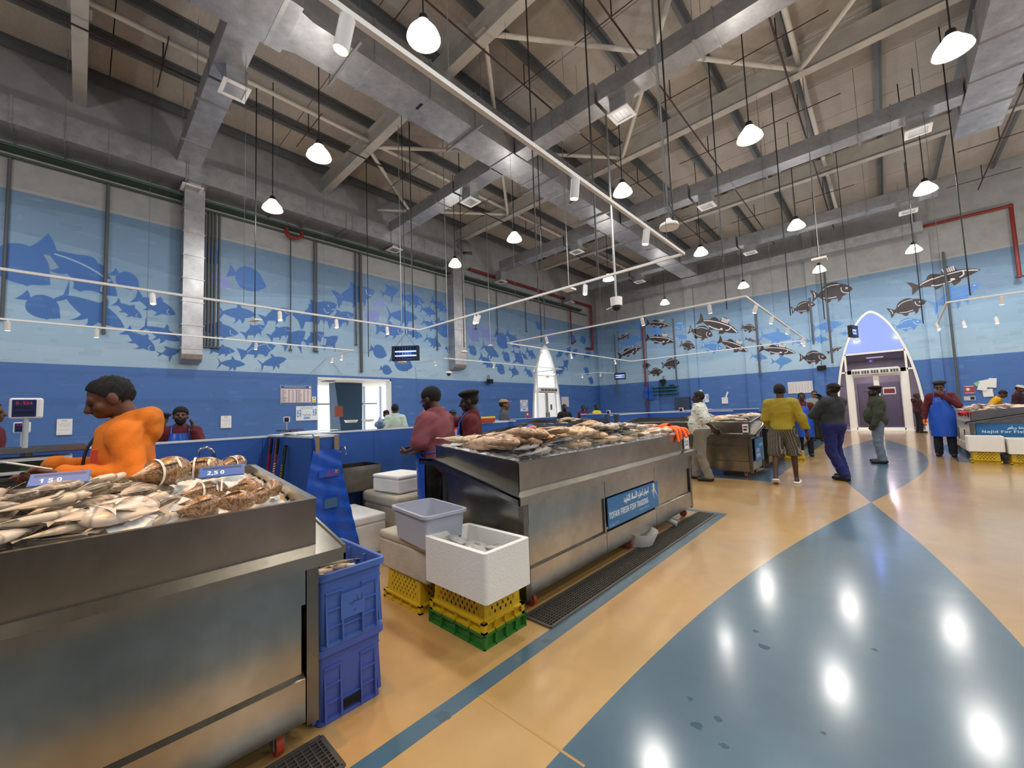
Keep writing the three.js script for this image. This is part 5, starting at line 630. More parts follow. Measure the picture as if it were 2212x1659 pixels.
function fishProto(s) {
  const o = new THREE.Group(), L = s.len, f = s.fin, f2 = s.fin2 || f.map((q) => q * .6), pk = .08;
  const put = (n, g) => raw(n, g, fishMat, o);
  put('body', fishBody(s, s.nu, s.nv));
  put('tail_fin', fin(s.fork ? [[-.4, .02], [-.4, -.02], [-.58, -.18], [-.5, 0], [-.58, .18]] : [[-.4, .03], [-.4, -.03], [-.52, -.09], [-.54, 0], [-.52, .09]], L, f, f2));
  put('dorsal_fin', fin([[.12, s.h * .44], [.06, s.h * .5 + .06], [-.1, s.h * .42 + .05], [-.26, s.h * .2 + .04], [-.26, s.h * .16]], L, f, f2));
  put('anal_fin', fin([[-.1, -s.h * .3], [-.16, -s.h * .3 - .07], [-.26, -s.h * .2 - .04], [-.28, -s.h * .12]], L, f, f2));
  for (const q of [1, -1]) put('pectoral_fin', fin([[.14, -.02], [.12, .02], [-.02, -.06], [.04, -.09]], L, f, f2, q * s.w * L * .46, 0, -.3 * q)); 
  const e = raw('eye', colored(mergeGeometries([1, -1].map((q) => new THREE.SphereGeometry(.024 * L, 8, 6).scale(1, 1, .5).translate(.33 * L, s.h * L * .12, q * s.w * L * .31))), (x, y, z) => Math.hypot(x - .33 * L, y - s.h * L * .12) < .012 * L ? [.01, .01, .01] : [.55, .5, .35]), fishMat, o); e.userData.label = 'dark round eye';
  return o;
}
const A3 = (r, g, b) => [r, g, b], gill = (t, c) => Math.abs(t - .24) < .014 || t < .03 ? c.map((q) => q * .45) : t < .23 ? c.map((q) => q * .82) : c;
const SP = {
  bream: { len: .3, h: .42, w: .19, peak: .32, grain: 34, fork: 1, fin: A3(.5, .44, .36), colour: (t, y, n) => gill(t, lerp3(lerp3(A3(.60, .53, .45), A3(.13, .115, .095), cl(y * .85 + .36)), A3(.66, .6, .52), n > .58 ? .45 : 0)) },
  silver: { len: .32, h: .29, w: .18, peak: .34, grain: 30, fork: 1, fin: A3(.52, .45, .32), colour: (t, y, n) => gill(t, lerp3(lerp3(A3(.64, .57, .48), A3(.1, .09, .07), cl(y * .95 + .3)), A3(.55, .42, .14), Math.abs(y) < .14 && n > .5 ? .55 : 0)) },
  longsilver: { len: .4, h: .18, w: .13, peak: .36, grain: 26, fork: 1, fin: A3(.42, .38, .3), colour: (t, y, n) => gill(t, lerp3(lerp3(A3(.6, .53, .42), A3(.07, .06, .04), cl(y * 1.1 + .42)), A3(.36, .3, .2), n * .5)) },
  grouper: { len: .34, h: .5, w: .42, peak: .4, grain: 52, belly: .8, fin: A3(.24, .14, .07), colour: (t, y, n, a) => { const m = .6 * vnoise(t * 44, a * 7, 4096, 5) + .4 * vnoise(t * 90, a * 15, 4096, 6), c = lerp3(A3(.09, .045, .02), A3(.42, .26, .12), cl((m - .36) * 3.2)); return y < -.55 ? lerp3(c, A3(.7, .62, .5), .6) : c; }, nu: 70, nv: 56 },
  hamour: { len: .62, h: .3, w: .22, peak: .36, grain: 60, fin: A3(.3, .2, .1), colour: (t, y, n, a) => { const m = vnoise(t * 26, a * 4, 4096, 8); return lerp3(lerp3(A3(.62, .38, .24), A3(.26, .14, .065), cl(y * .8 + .25)), m > .6 ? A3(.14, .08, .035) : A3(.66, .48, .3), .45 * cl(Math.abs(m - .5) * 4)); }, nu: 40, nv: 26 },
  pale: { len: .42, h: .34, w: .17, peak: .34, grain: 30, fin: A3(.7, .55, .3), colour: (t, y, n) => gill(t, lerp3(lerp3(A3(.7, .54, .35), A3(.36, .28, .15), cl(y)), A3(.74, .46, .34), n > .55 ? .4 : 0)) },
  black: { len: .5, h: .2, w: .16, peak: .34, grain: 24, fork: 1, fin: A3(.05, .05, .05), colour: (t, y, n) => lerp3(A3(.05, .05, .055), A3(.34, .32, .3), cl(-y * 1.2 - .2) + (n > .68 ? .35 : 0)) },
  red: { len: .36, h: .3, w: .17, peak: .33, grain: 26, fin: A3(.55, .05, .04), colour: (t, y, n) => lerp3(lerp3(A3(.75, .28, .2), A3(.55, .05, .04), cl(y + .3)), A3(.85, .5, .42), n > .66 ? .4 : 0) },
  pink: { len: .34, h: .26, w: .16, peak: .35, grain: 26, fork: 1, fin: A3(.7, .42, .34), colour: (t, y, n) => gill(t, lerp3(lerp3(A3(.68, .46, .37), A3(.46, .24, .18), cl(y)), A3(.76, .62, .52), n > .6 ? .5 : 0)) },
  grey: { len: .34, h: .36, w: .15, peak: .33, grain: 26, fork: 1, fin: A3(.3, .29, .28), colour: (t, y, n) => lerp3(A3(.46, .45, .44), A3(.24, .235, .23), cl(y * .8 + .3 * n)) },
};
const PROTO = {}; for (const k in SP) PROTO[k] = fishProto(SP[k]);
const SIMPLE = {}; for (const k in SP) SIMPLE[k] = mergeGeometries(['body', 'tail_fin', 'dorsal_fin'].map((n) => { let g = n === 'body' ? fishBody(SP[k], 12, 8) : PROTO[k].children.find((c) => c.name === n).geometry.clone(); g = g.index ? g.toNonIndexed() : g.clone(); for (const a of Object.keys(g.attributes)) if (!['position', 'normal', 'color'].includes(a)) g.deleteAttribute(a); return g; }));
// heap: a height map over one tray; each fish settles on what is already there
function heap(tb, x0, x1, z0, z1, base) {
  const c = .02, nx = Math.ceil((x1 - x0) / c), nz = Math.ceil((z1 - z0) / c), H = new Float32Array(nx * nz);
  for (let j = 0; j < nz; j++) for (let i = 0; i < nx; i++) H[j * nx + i] = base(z0 + j * c, x0 + i * c);
  return { add(kind, lx, lz, yaw, sc, label, cat, group, full = true, sink = .45, roll = rnd(-.35, .35)) {
    const s = SP[kind], L = s.len * sc, w = s.h * L, th = s.w * L, cs = Math.cos(yaw), sn = Math.sin(yaw), cells = []; let top = -9, sum = 0;
    for (let a = -L * .46; a <= L * .4; a += c * .8) for (let b = -w * .42; b <= w * .42; b += c * .8) { const px = lx + a * cs + b * sn, pz = lz - a * sn + b * cs, i = Math.floor((px - x0) / c), j = Math.floor((pz - z0) / c); if (i < 0 || j < 0 || i >= nx || j >= nz) continue; const k = 1 - Math.pow(b / (w * .5), 2); cells.push([j * nx + i, k]); top = Math.max(top, H[j * nx + i]); sum += H[j * nx + i]; }
    if (!cells.length) return; const mean = sum / cells.length, y = mean + (top - mean) * sink + th * .42;
    for (const [q, k] of cells) H[q] = Math.max(H[q], y + th * .3 * k);
    const P = V(lx, y, lz).applyAxisAngle(V(0, 1, 0), tb.rotation.y).add(tb.position); let o;
    if (full) { o = PROTO[kind].clone(); } else o = new THREE.Mesh(SIMPLE[kind], fishMat);
    o.name = numbered(cat === 'grouper' ? 'grouper_fish' : 'market_fish'); scene.add(o); o.position.copy(P); o.scale.setScalar(sc); o.rotation.set((rnd() < .5 ? -1 : 1) * Math.PI / 2 + roll, tb.rotation.y + yaw, rnd(-.09, .09), 'YZX'); tag(o, label, cat, group); return o;
  }, H, nx, nz, c };
}
function iceBed(tb, label, x0, x1, lift, amp) { // crushed ice as one bumpy bed
  const nx = Math.round((x1 - x0) / .016), nz = 60, g = new THREE.PlaneGeometry(x1 - x0, .94, nx, nz).rotateX(-Math.PI / 2), p = g.attributes.position;
  for (let i = 0; i < p.count; i++) { const x = p.getX(i) + (x0 + x1) / 2, z = p.getZ(i) - .515; p.setXYZ(i, x, TRAY(z) + lift + amp * (vnoise(x * 34, z * 34, 4096, 3) - .3) + amp * .6 * vnoise(x * 90, z * 90, 4096, 4), z); }
  g.computeVertexNormals(); const m = raw(numbered('crushed_ice'), g, M.ice); m.position.copy(tb.position); m.rotation.copy(tb.rotation); return tag(m, label, 'ice', null, 'stuff');
}
{ // nearest table
  iceBed(T1, 'crushed ice under the fish on the nearest table', 1.6, 3.28, .035, .035);
  const hp = heap(T1, 1.6, 3.28, -.98, -.05, (z) => TRAY(z) + .03);
  for (let pass = 0; pass < 3; pass++) for (let i = 0; i < 40; i++) {
    const lx = 1.78 + (i % 8) * .14 + rnd(-.06, .06), lz = -.88 + Math.floor(i / 8) * .165 + rnd(-.05, .05) + pass * .02; if (lx > 2.84 || lz > -.13) continue;
    const kind = ['bream', 'silver', 'silver', 'longsilver', 'bream'][Math.floor(rnd(5))], yaw = R(rnd() < .6 ? rnd(20, 75) : rnd(150, 260));
    const zone = (lz > -.35 ? 'by the front rim ' : lz < -.7 ? 'by the back rim ' : 'mid-heap ') + (lx > 2.5 ? 'beside the groupers' : lx > 2.2 ? 'near the heap centre' : 'at the left edge');
    hp.add(kind, lx, lz, yaw, rnd(.68, .92), { bream: 'deep-bodied silver bream', silver: 'slim yellow-tinged silver fish', longsilver: 'long dark-backed silver fish' }[kind] + ' ' + zone + ', nearest table', 'fish', 'silver fish heaped on the nearest table', true, .45, rnd(-.65, .65));
  }
  for (const [x, z, yaw, sc, r] of [[2.83, -.7, 25, .92, .1], [3.0, -.78, -15, .78, .0], [3.15, -.84, 40, .66, .2], [2.97, -.5, 10, .68, -.1], [3.16, -.6, 60, .6, .2], [3.12, -.42, -30, .55, .2], [2.9, -.2, 20, .6, 0], [3.02, -.18, -10, .58, .1], [3.12, -.24, 30, .5, 0], [3.2, -.3, 70, .55, .2]]) { const o = hp.add('grouper', x, z, R(yaw), sc, z > -.35 ? 'small dark mottled grouper by the front rim, right end of the nearest table' : 'brown mottled grouper on ice at the right end of the nearest table', 'grouper', 'groupers on the nearest table', true, .35); if (o) { o.rotation.x = rnd(.5, 1.2); if (sc > .65) for (const q of [.13, -.1]) { const bnd = raw('white_band', clean(new THREE.CylinderGeometry(1, 1, .012, 22, 1, true)).rotateZ(Math.PI / 2).scale(1, .34 * .255, .34 * .213).translate(q * .34, 0, 0), M.whiteMatte, o); } } }
  for (const [x, z, w] of [[2.95, -.66, .05], [3.08, -.66, .045], [3.06, -.74, .03], [2.8, -.36, .08], [3.05, -.33, .06], [2.72, -.2, .1], [2.8, -.5, .05], [3.16, -.5, .045]]) { const y = TRAY(z) + .075, P = V(x, y, z).applyAxisAngle(V(0, 1, 0), T1.rotation.y).add(T1.position), g = new THREE.IcosahedronGeometry(w, 2), p = g.attributes.position; for (let i = 0; i < p.count; i++) { const k = .75 + .5 * vnoise(p.getX(i) * 50 + 7, p.getY(i) * 50 + p.getZ(i) * 31, 4096, 2); p.setXYZ(i, p.getX(i) * k, p.getY(i) * k * .55, p.getZ(i) * k); } g.computeVertexNormals(); const m = raw(numbered('ice_lump'), g, M.ice); m.position.copy(P); tag(m, 'lump of ice between the groupers on the nearest table', 'ice', 'ice lumps on the nearest table'); }
  const tagT = (s) => canvas(256, 96, (g) => { g.fillStyle = '#2463b8'; g.fillRect(0, 0, 256, 96); g.fillStyle = '#123a78'; g.fillRect(14, 10, 228, 20); g.fillStyle = '#e9eef4'; g.font = 'bold 46px sans-serif'; g.fillText(s, 40, 78); });
  for (const [x, z, s, yaw, l] of [[2.5, -.66, '1 5 0', .3, 'blue handwritten price tag standing in the silver fish on the nearest table'], [3.03, -.46, '2,5 0', .25, 'blue handwritten price tag standing among the groupers on the nearest table']]) { const P = V(x, TRAY(z) + .2, z).applyAxisAngle(V(0, 1, 0), T1.rotation.y).add(T1.position), t = thing('price_tag', l, 'price tag', [P.x, P.y, P.z], T1.rotation.y + yaw - .5); t.rotation.order = 'YXZ'; t.rotation.x = -.75; mesh('board', rb(.18, .066, .006, .003), M.signBlue, t); raw('print', new THREE.PlaneGeometry(.172, .06).translate(0, 0, .0045), std(0xffffff, .4, { map: tagT(s) }), t); mesh('stake', bar([0, -.03, -.004], [0, -.1, -.02], .004, 6), M.white, t); }
}
{ // TOFAN table: rows of different kinds
  iceBed(T2, 'crushed ice under the fish on the TOFAN table', .02, 3.28, .085, .03);
  const hp = heap(T2, .01, 3.29, -.99, -.04, (z) => TRAY(z) + .095);
  const put = (kind, x, z, yaw, sc, l, g) => hp.add(kind, x, z, R(yaw), sc, l, 'fish', g, true, .4);
  for (const [x, z] of [[.22, -.14], [.36, -.12], [.5, -.15], [.3, -.2], [.62, -.13]]) put('black', x, z, rnd(-14, 14), .85, 'black fish lying along the front rim at the near end of the TOFAN table', 'black fish by the near front rim');
  for (let i = 0; i < 16; i++) put(i % 3 ? 'pale' : 'silver', .68 + i * .165, -.15 + rnd(-.03, .02), rnd(-35, 5), rnd(.72, .9), i % 3 ? 'pale fish in the front row along the rim of the TOFAN table' : 'silver fish in the front row along the rim of the TOFAN table', 'front row on the TOFAN table');
  for (const [x, z, y, sc] of [[.17, -.62, -82, 1.0], [.34, -.6, -88, 1.05], [.27, -.42, -70, .95], [.52, -.62, -78, 1.05], [.45, -.4, -80, .95], [.7, -.62, -75, .95], [.66, -.36, -80, .9], [.16, -.36, -84, .85], [.33, -.34, -78, .85], [.5, -.33, -86, .85]]) hp.add('hamour', x, z, R(y), sc * .86, x < .3 ? 'big brown-pink hamour at the near end of the TOFAN table' : 'big mottled brown hamour in the row on the TOFAN table', 'fish', 'hamours on the TOFAN table', true, .12);
  for (const [x, z, y, sc] of [[.82, -.2, -20, 1.15], [1.02, -.17, -10, 1.1], [.62, -.16, -30, .8], [.1, -.86, -60, .8], [.3, -.88, -40, .8], [.55, -.88, -50, .85], [.78, -.88, -60, .8]]) put('pale', x, z, y, sc, z > -.5 ? 'large pale fish lying along the front rim of the TOFAN table' : 'pale fish at the back rim behind the hamours, TOFAN table', 'pale fish at the rims of the TOFAN table');
  for (let i = 0; i < 12; i++) put('pale', .86 + (i % 4) * .15 + rnd(-.03, .03), -.72 + Math.floor(i / 4) * .24, rnd(-95, -60), rnd(.85, 1.05), 'pale yellowish fish in the row after the hamours, TOFAN table', 'pale fish on the TOFAN table');
  for (let i = 0; i < 6; i++) put('red', 1.25 + (i % 3) * .12, -.72 + Math.floor(i / 3) * .16, rnd(-90, -50), rnd(.7, .85), 'red snapper in the small red cluster, TOFAN table', 'red snappers on the TOFAN table');
  for (let i = 0; i < 12; i++) put('black', 1.45 + (i % 4) * .13, -.78 + Math.floor(i / 4) * .26, rnd(-70, -25), rnd(.75, .95), 'dark slender fish in the middle of the TOFAN table', 'dark fish mid TOFAN table');
  for (let i = 0; i < 10; i++) put('silver', 1.2 + i * .1, -.16 + rnd(-.04, .04), rnd(-40, 10), rnd(.8, 1), 'silver fish near the front rim of the TOFAN table', 'silver fish on the TOFAN table');
  for (let i = 0; i < 34; i++) put(i % 3 ? 'pink' : 'silver', 1.95 + (i % 9) * .145 + rnd(-.03, .03), -.86 + Math.floor(i / 9) * .21 + rnd(-.04, .04), rnd(-60, 0), rnd(.8, 1.05), i % 3 ? 'pinkish fish toward the far end of the TOFAN table' : 'silver fish toward the far end of the TOFAN table', 'fish toward the far end of the TOFAN table');
  for (const [x, z] of [[1.9, -.75], [2.02, -.72], [2.0, -.62]]) put('hamour', x, z, -40, .55, 'brown fish on top of the heap, back of the TOFAN table', 'brown fish on the heap');
}
function rows(tb, x0, x1, n, kinds, where, full = false) { const hp = heap(tb, x0, x1, -.98, -.05, (z) => TRAY(z) + .05); for (let i = 0; i < n; i++) { const k = kinds[i % kinds.length]; hp.add(k, rnd(x0 + .12, x1 - .12), rnd(-.88, -.14), R(rnd(-60, 60) + (rnd() < .4 ? 180 : 0)), rnd(.8, 1.15), { bream: 'silver bream', silver: 'silver fish', pink: 'pinkish fish', pale: 'pale yellowish fish', hamour: 'brown hamour', red: 'red snapper', longsilver: 'long silver fish', grey: 'grey fish', black: 'black fish' }[k] + ' ' + where, 'fish', 'fish ' + where, full, .4); } }
rows(T3, 1.35, 2.68, 34, ['pink', 'silver', 'pale', 'silver', 'longsilver'], 'on the table behind the white-shirted man');
rows(T3, 1.4, 2.2, 4, ['hamour', 'red'], 'on top of the heap behind the white-shirted man');
rows(T4, .1, 2.9, 26, ['pale', 'pink', 'silver'], 'on the aisle table behind the yellow sweater');
rows(T6, .5, 1.7, 9, ['pale', 'silver'], 'on the nearly empty table left of the steel posts');
iceBed(TR, 'crushed ice under the fish on the right-hand table', .02, 3.28, .05, .03);
rows(TR, .05, 3.25, 60, ['pink', 'pale', 'silver', 'pink', 'bream'], 'on the right-hand table');
{ const hp = heap(foamA, -.26, .26, -.16, .16, () => .17), w = 'in the open foam box beside the TOFAN table'; for (const [x, z, y] of [[-.12, -.04, 20], [.04, .03, -15], [.12, -.05, 10], [-.04, .07, 170], [.1, .08, 160], [-.14, .05, -30]]) hp.add('grey', x, z, R(y), rnd(.85, 1), 'grey fish ' + w, 'fish', 'grey fish in the foam box'); }
{ const tb = scene.getObjectByName('blue_crate_001'), hp = heap(tb, -.22, .22, -.13, .13, () => .22); for (let i = 0; i < 6; i++) hp.add('longsilver', rnd(-.1, .1), rnd(-.06, .06), R(rnd(360)), .7, 'dark silver fish lying in the upper blue crate', 'fish', 'fish in the upper blue crate'); }
// ---------- people: distance fields meshed by surface nets ----------
function surf(f, lo, hi, c) {
  const nx = Math.ceil((hi[0] - lo[0]) / c) + 1, ny = Math.ceil((hi[1] - lo[1]) / c) + 1, nz = Math.ceil((hi[2] - lo[2]) / c) + 1, D = new Float32Array(nx * ny * nz).fill(1), B = 4, far = B * c * 1.3;
  for (let k = 0; k < nz; k += B) for (let j = 0; j < ny; j += B) for (let i = 0; i < nx; i += B) {
    const m = f(lo[0] + (i + 1.5) * c, lo[1] + (j + 1.5) * c, lo[2] + (k + 1.5) * c), skip = Math.abs(m) > far;
    for (let z = k; z < Math.min(nz, k + B); z++) for (let y = j; y < Math.min(ny, j + B); y++) for (let x = i; x < Math.min(nx, i + B); x++) D[(z * ny + y) * nx + x] = skip ? m : f(lo[0] + x * c, lo[1] + y * c, lo[2] + z * c);
  }
  const id = new Int32Array(nx * ny * nz).fill(-1), P = [], I = [], at = (x, y, z) => (z * ny + y) * nx + x;
  for (let z = 0; z < nz - 1; z++) for (let y = 0; y < ny - 1; y++) for (let x = 0; x < nx - 1; x++) {
    let s = 0, px = 0, py = 0, pz = 0, n = 0; const v = [];
    for (let q = 0; q < 8; q++) { const d = D[at(x + (q & 1), y + (q >> 1 & 1), z + (q >> 2))]; v.push(d); if (d < 0) s++; }
    if (!s || s === 8) continue;
    for (let q = 0; q < 8; q++) for (const b of [1, 2, 4]) if (!(q & b)) { const r = q | b; if ((v[q] < 0) !== (v[r] < 0)) { const t = v[q] / (v[q] - v[r]); px += (q & 1) + (b === 1 ? t : 0); py += (q >> 1 & 1) + (b === 2 ? t : 0); pz += (q >> 2) + (b === 4 ? t : 0); n++; } }
    id[at(x, y, z)] = P.length / 3; P.push(lo[0] + (x + px / n) * c, lo[1] + (y + py / n) * c, lo[2] + (z + pz / n) * c);
  }
  const quad = (a, b, d, e, flip) => { if (a < 0 || b < 0 || d < 0 || e < 0) return; flip ? I.push(a, d, b, a, e, d) : I.push(a, b, d, a, d, e); };
  for (let z = 1; z < nz - 1; z++) for (let y = 1; y < ny - 1; y++) for (let x = 1; x < nx - 1; x++) {
    const d = D[at(x, y, z)] < 0;
    if (d !== D[at(x + 1, y, z)] < 0) quad(id[at(x, y - 1, z - 1)], id[at(x, y, z - 1)], id[at(x, y, z)], id[at(x, y - 1, z)], !d);
    if (d !== D[at(x, y + 1, z)] < 0) quad(id[at(x - 1, y, z - 1)], id[at(x - 1, y, z)], id[at(x, y, z)], id[at(x, y, z - 1)], !d);
    if (d !== D[at(x, y, z + 1)] < 0) quad(id[at(x - 1, y - 1, z)], id[at(x, y - 1, z)], id[at(x, y, z)], id[at(x - 1, y, z)], !d);
  }
  const g = new THREE.BufferGeometry(); g.setAttribute('position', new THREE.Float32BufferAttribute(P, 3)); g.setIndex(I); return g;
}
// primitives: [ax,ay,az, bx,by,bz, ra, rb] tapered capsule or {c, r} ellipsoid
const dCap = (p, x, y, z) => { const bxx = p[3] - p[0], byy = p[4] - p[1], bz = p[5] - p[2], ax = x - p[0], ay = y - p[1], az = z - p[2], l = bxx * bxx + byy * byy + bz * bz, t = l ? Math.max(0, Math.min(1, (ax * bxx + ay * byy + az * bz) / l)) : 0, u = ax - t * bxx, v = ay - t * byy, w = az - t * bz; return Math.sqrt(u * u + v * v + w * w) - (p[6] + (p[7] - p[6]) * t); };
const dEll = (e, x, y, z) => { const a = (x - e.c[0]) / e.r[0], b = (y - e.c[1]) / e.r[1], c = (z - e.c[2]) / e.r[2], k0 = Math.sqrt(a * a + b * b + c * c), k1 = Math.sqrt((a / e.r[0]) ** 2 + (b / e.r[1]) ** 2 + (c / e.r[2]) ** 2); return k1 ? k0 * (k0 - 1) / k1 : -Math.min(...e.r); };
const field = (prims, k = .03, inf = 0) => (x, y, z) => { let d = 9; for (const p of prims) { const q = (p.c ? dEll(p, x, y, z) : dCap(p, x, y, z)); if (q - d > k) continue; const h = Math.max(k - Math.abs(d - q), 0) / k; d = Math.min(d, q) - h * h * k / 4; } return d - inf; };
function bounds(prims, pad) { const lo = [9, 9, 9], hi = [-9, -9, -9]; for (const p of prims) { const l = p.c ? [[...p.c]] : [[p[0], p[1], p[2]], [p[3], p[4], p[5]]], r = p.c ? p.r : Array(3).fill(Math.max(p[6], p[7])); for (const q of l) for (let i = 0; i < 3; i++) { lo[i] = Math.min(lo[i], q[i] - r[i] - pad); hi[i] = Math.max(hi[i], q[i] + r[i] + pad); } } return [lo, hi]; }
function handPrims(w, dir, palm, curl, point) { // w wrist, dir along the hand, palm normal
  const d = V(...dir).normalize(), n = V(...palm); n.addScaledVector(d, -n.dot(d)).normalize(); const s = d.clone().cross(n), P = [], W = V(...w), at = (a, b, c) => W.clone().addScaledVector(d, a).addScaledVector(s, b).addScaledVector(n, c), cap = (a, b, r, q) => P.push([a.x, a.y, a.z, b.x, b.y, b.z, r, q]);
  cap(at(-.03, 0, 0), at(.02, 0, 0), .026, .026);
  [[-.03, .9, .068], [-.01, 1, .078], [.011, .96, .073], [.031, .8, .058]].forEach(([b, k, len], i) => {
    cap(at(.01, b * .6, 0), at(.085, b, 0), .016, .013);
    let c = point && i === 0 ? .1 : curl, p = at(.088, b, 0), ang = c * .5; for (const f of [.5, .3, .25]) { const q = p.clone().addScaledVector(d, Math.cos(ang) * len * f).addScaledVector(n, Math.sin(ang) * len * f); cap(p, q, .0098, .0085); p = q; ang += c; }
  });
  const t0 = at(.02, -.028, .006), t1 = at(.055, -.052, .02), t2 = at(.088, -.052, .034); cap(t0, t1, .014, .012); cap(t1, t2, .0115, .009); return P;
}
const clothMat = (c, r = .85, o = {}) => std(c, r, { bumpMap: fineB, bumpScale: .0012, ...o });
const SKIN = {}; const skinOf = (c) => SKIN[c] ??= phy(c, .5, { sheen: .2 });
function person(o) {
  const s = o.h / 1.72, res = o.res || 1, [cb, ch, chd] = [[.012, .0055, .004], [.016, .008, .006], [.022, .012, 0]][res - 1], f = o.fat || 0;
  const J = { shL: [.175, 1.375, -.01], elL: [.235, 1.12, -.03], wrL: [.25, .87, .06], shR: [-.175, 1.375, -.01], elR: [-.235, 1.12, -.03], wrR: [-.25, .87, .06], hipL: [.095, .93, 0], knL: [.105, .5, .025], anL: [.11, .09, -.02], hipR: [-.095, .93, 0], knR: [-.105, .5, .025], anR: [-.11, .09, -.02], toeL: 0, toeR: 0, ...o.J };
  for (const q of ['L', 'R']) J['toe' + q] ||= [J['an' + q][0] * 1.15, .035, J['an' + q][2] + .17];
  const t = thing('person', o.label, 'person', [o.at[0], 0, o.at[1]], R(o.yaw), undefined), skin = skinOf(o.skin || 0x5b3a28);
  const cap = (a, b, ra, rb2) => [...a, ...b, ra, rb2], E = (x, y, z, a, b, c) => ({ c: [x, y, z], r: [a, b, c] });
  const bend = (g) => { const p = g.attributes.position, L = R(o.lean || 0), hp = R(o.headPitch || 0), hy = R(o.headYaw || 0), ss = (a, b, x) => { x = cl((x - a) / (b - a)); return x * x * (3 - 2 * x); };
    for (let i = 0; i < p.count; i++) { let x = p.getX(i), y = p.getY(i), z = p.getZ(i); const k = ss(1.47, 1.53, y) * (1 - ss(.15, .17, Math.abs(x))) * (o.armsUp && z > .14 ? 0 : 1); if (k) { const a = hp * k, yy = y - 1.5, c = Math.cos(a), q = Math.sin(a); [y, z] = [1.5 + yy * c - z * q, yy * q + z * c]; const b = hy * k; [x, z] = [x * Math.cos(b) + z * Math.sin(b), -x * Math.sin(b) + z * Math.cos(b)]; }
      const m = ss(.86, 1.12, y) * L; if (m) { const yy = y - .95, c = Math.cos(m), q = Math.sin(m); [y, z] = [.95 + yy * c - z * q, yy * q + z * c]; } p.setXYZ(i, x * s, y * s, z * s); } g.computeVertexNormals(); return g; };
  const fin2 = (g) => { g = g.toNonIndexed(); return g; };
  const add = (name, gs, mat, label) => { gs = [].concat(gs).filter((g) => g.index.count); if (!gs.length) return; const g = mergeGeometries(gs.map((q) => { bend(q); return q; })); g.setAttribute('uv', new THREE.BufferAttribute(new Float32Array(g.attributes.position.count * 2), 2)); { const p = g.attributes.position, uv = g.attributes.uv; for (let i = 0; i < p.count; i++) uv.setXY(i, p.getX(i) + p.getZ(i) * .7, p.getY(i)); } const m = new THREE.Mesh(g, mat); m.name = name; t.add(m); if (label) m.userData.label = label; return m; };
  const torso = [E(0, 1.275, -.005, .162 + .02 * f, .19, .108 + .025 * f), cap([0, 1.42, -.02], [.155, 1.38, -.015], .056, .054), cap([0, 1.42, -.02], [-.155, 1.38, -.015], .056, .054), E(0, 1.08, .012 + .02 * f, .148 + .035 * f, .19, .105 + .045 * f), E(0, .95, -.012, .162 + .02 * f, .135, .115 + .025 * f)];
  if (f > .3) torso.push(E(0, 1.07, .05 + .035 * f, .14 + .02 * f, .18, .09 + .035 * f));
  const arm = (q, w = 0) => [cap(J['sh' + q], J['el' + q], .056 + w, .043 + w), cap(J['el' + q], J['wr' + q], .042 + w, .028 + w)], leg = (q) => [cap(J['hip' + q], J['kn' + q], .088 + .01 * f, .058), cap(J['kn' + q], J['an' + q], .057, .038)];
  const foot = (q) => cap([J['an' + q][0], Math.max(.045, J['an' + q][1] - .045), J['an' + q][2] - .02], J['toe' + q], .042, .03);
  const mesh1 = (prims, k, inf, cut, c = cb, pad = .04) => { const F = field(prims, k, inf), [lo, hi] = bounds(prims, pad + inf); return surf(cut ? (x, y, z) => Math.max(F(x, y, z), cut(x, y, z)) : F, lo, hi, c); };
  // body: trunk, limbs, head and hands in one mesh
  const parts = [mesh1([...torso, cap([0, 1.4, -.03], [0, 1.54, .0], .06, .056), ...arm('L'), ...arm('R'), ...leg('L'), ...leg('R'), foot('L'), foot('R')], .035, -.006)];
  const cran = E(0, 1.628, -.008, .077, .089, .097), jaw = E(0, 1.566, .026, .061, .078, .072), headF = field([cran, jaw, cap([0, 1.512, .07], [0, 1.512, .072], .024, .024), cap([0, 1.612, .096], [0, 1.572, .114], .009, .017), cap([-.038, 1.622, .076], [.038, 1.622, .076], .016, .016), cap([-.045, 1.57, .062], [.045, 1.57, .062], .024, .024), cap([-.021, 1.54, .091], [.021, 1.54, .091], .009, .009), E(.079, 1.592, -.006, .013, .034, .024), E(-.079, 1.592, -.006, .013, .034, .024), cap([0, 1.45, -.03], [0, 1.56, -.015], .056, .056)], .018);
  const head = surf((x, y, z) => { let d = headF(x, y, z); for (const q of [-1, 1]) { const e = Math.hypot(x - q * .031, y - 1.601, z - .104) - .015, h = Math.max(.012 - Math.abs(d + e), 0) / .012; d = Math.max(d, -e) + h * h * .003; } return d; }, [-.12, 1.43, -.14], [.12, 1.74, .16], ch);
  parts.push(head);
  for (const q of ['L', 'R']) { const w = V(...J['wr' + q]), d = w.clone().sub(V(...J['el' + q])).normalize(), hd = o['hand' + q] || {}; const P = handPrims(J['wr' + q], hd.dir || [d.x, d.y, d.z], hd.palm || [q === 'L' ? -1 : 1, 0, .2], hd.curl ?? .45, hd.point); if (o['glove' + q]) { add('glove', [mesh1([...P, cap(w.clone().addScaledVector(d, -.07).toArray(), w.toArray(), .042, .036)], .012, .004, null, Math.max(.005, chd || .008), .02)], M.orangeGlove, 'orange rubber glove'); } else parts.push(mesh1(P, .011, 0, null, chd || .009, .02)); }
  add('body', parts, skin);
  add('eye', [-1, 1].map((q) => { const g = new THREE.SphereGeometry(.0125, 10, 8).translate(q * .031, 1.601, .0865); g.deleteAttribute('uv'); g.deleteAttribute('normal'); return g; }), M.black);
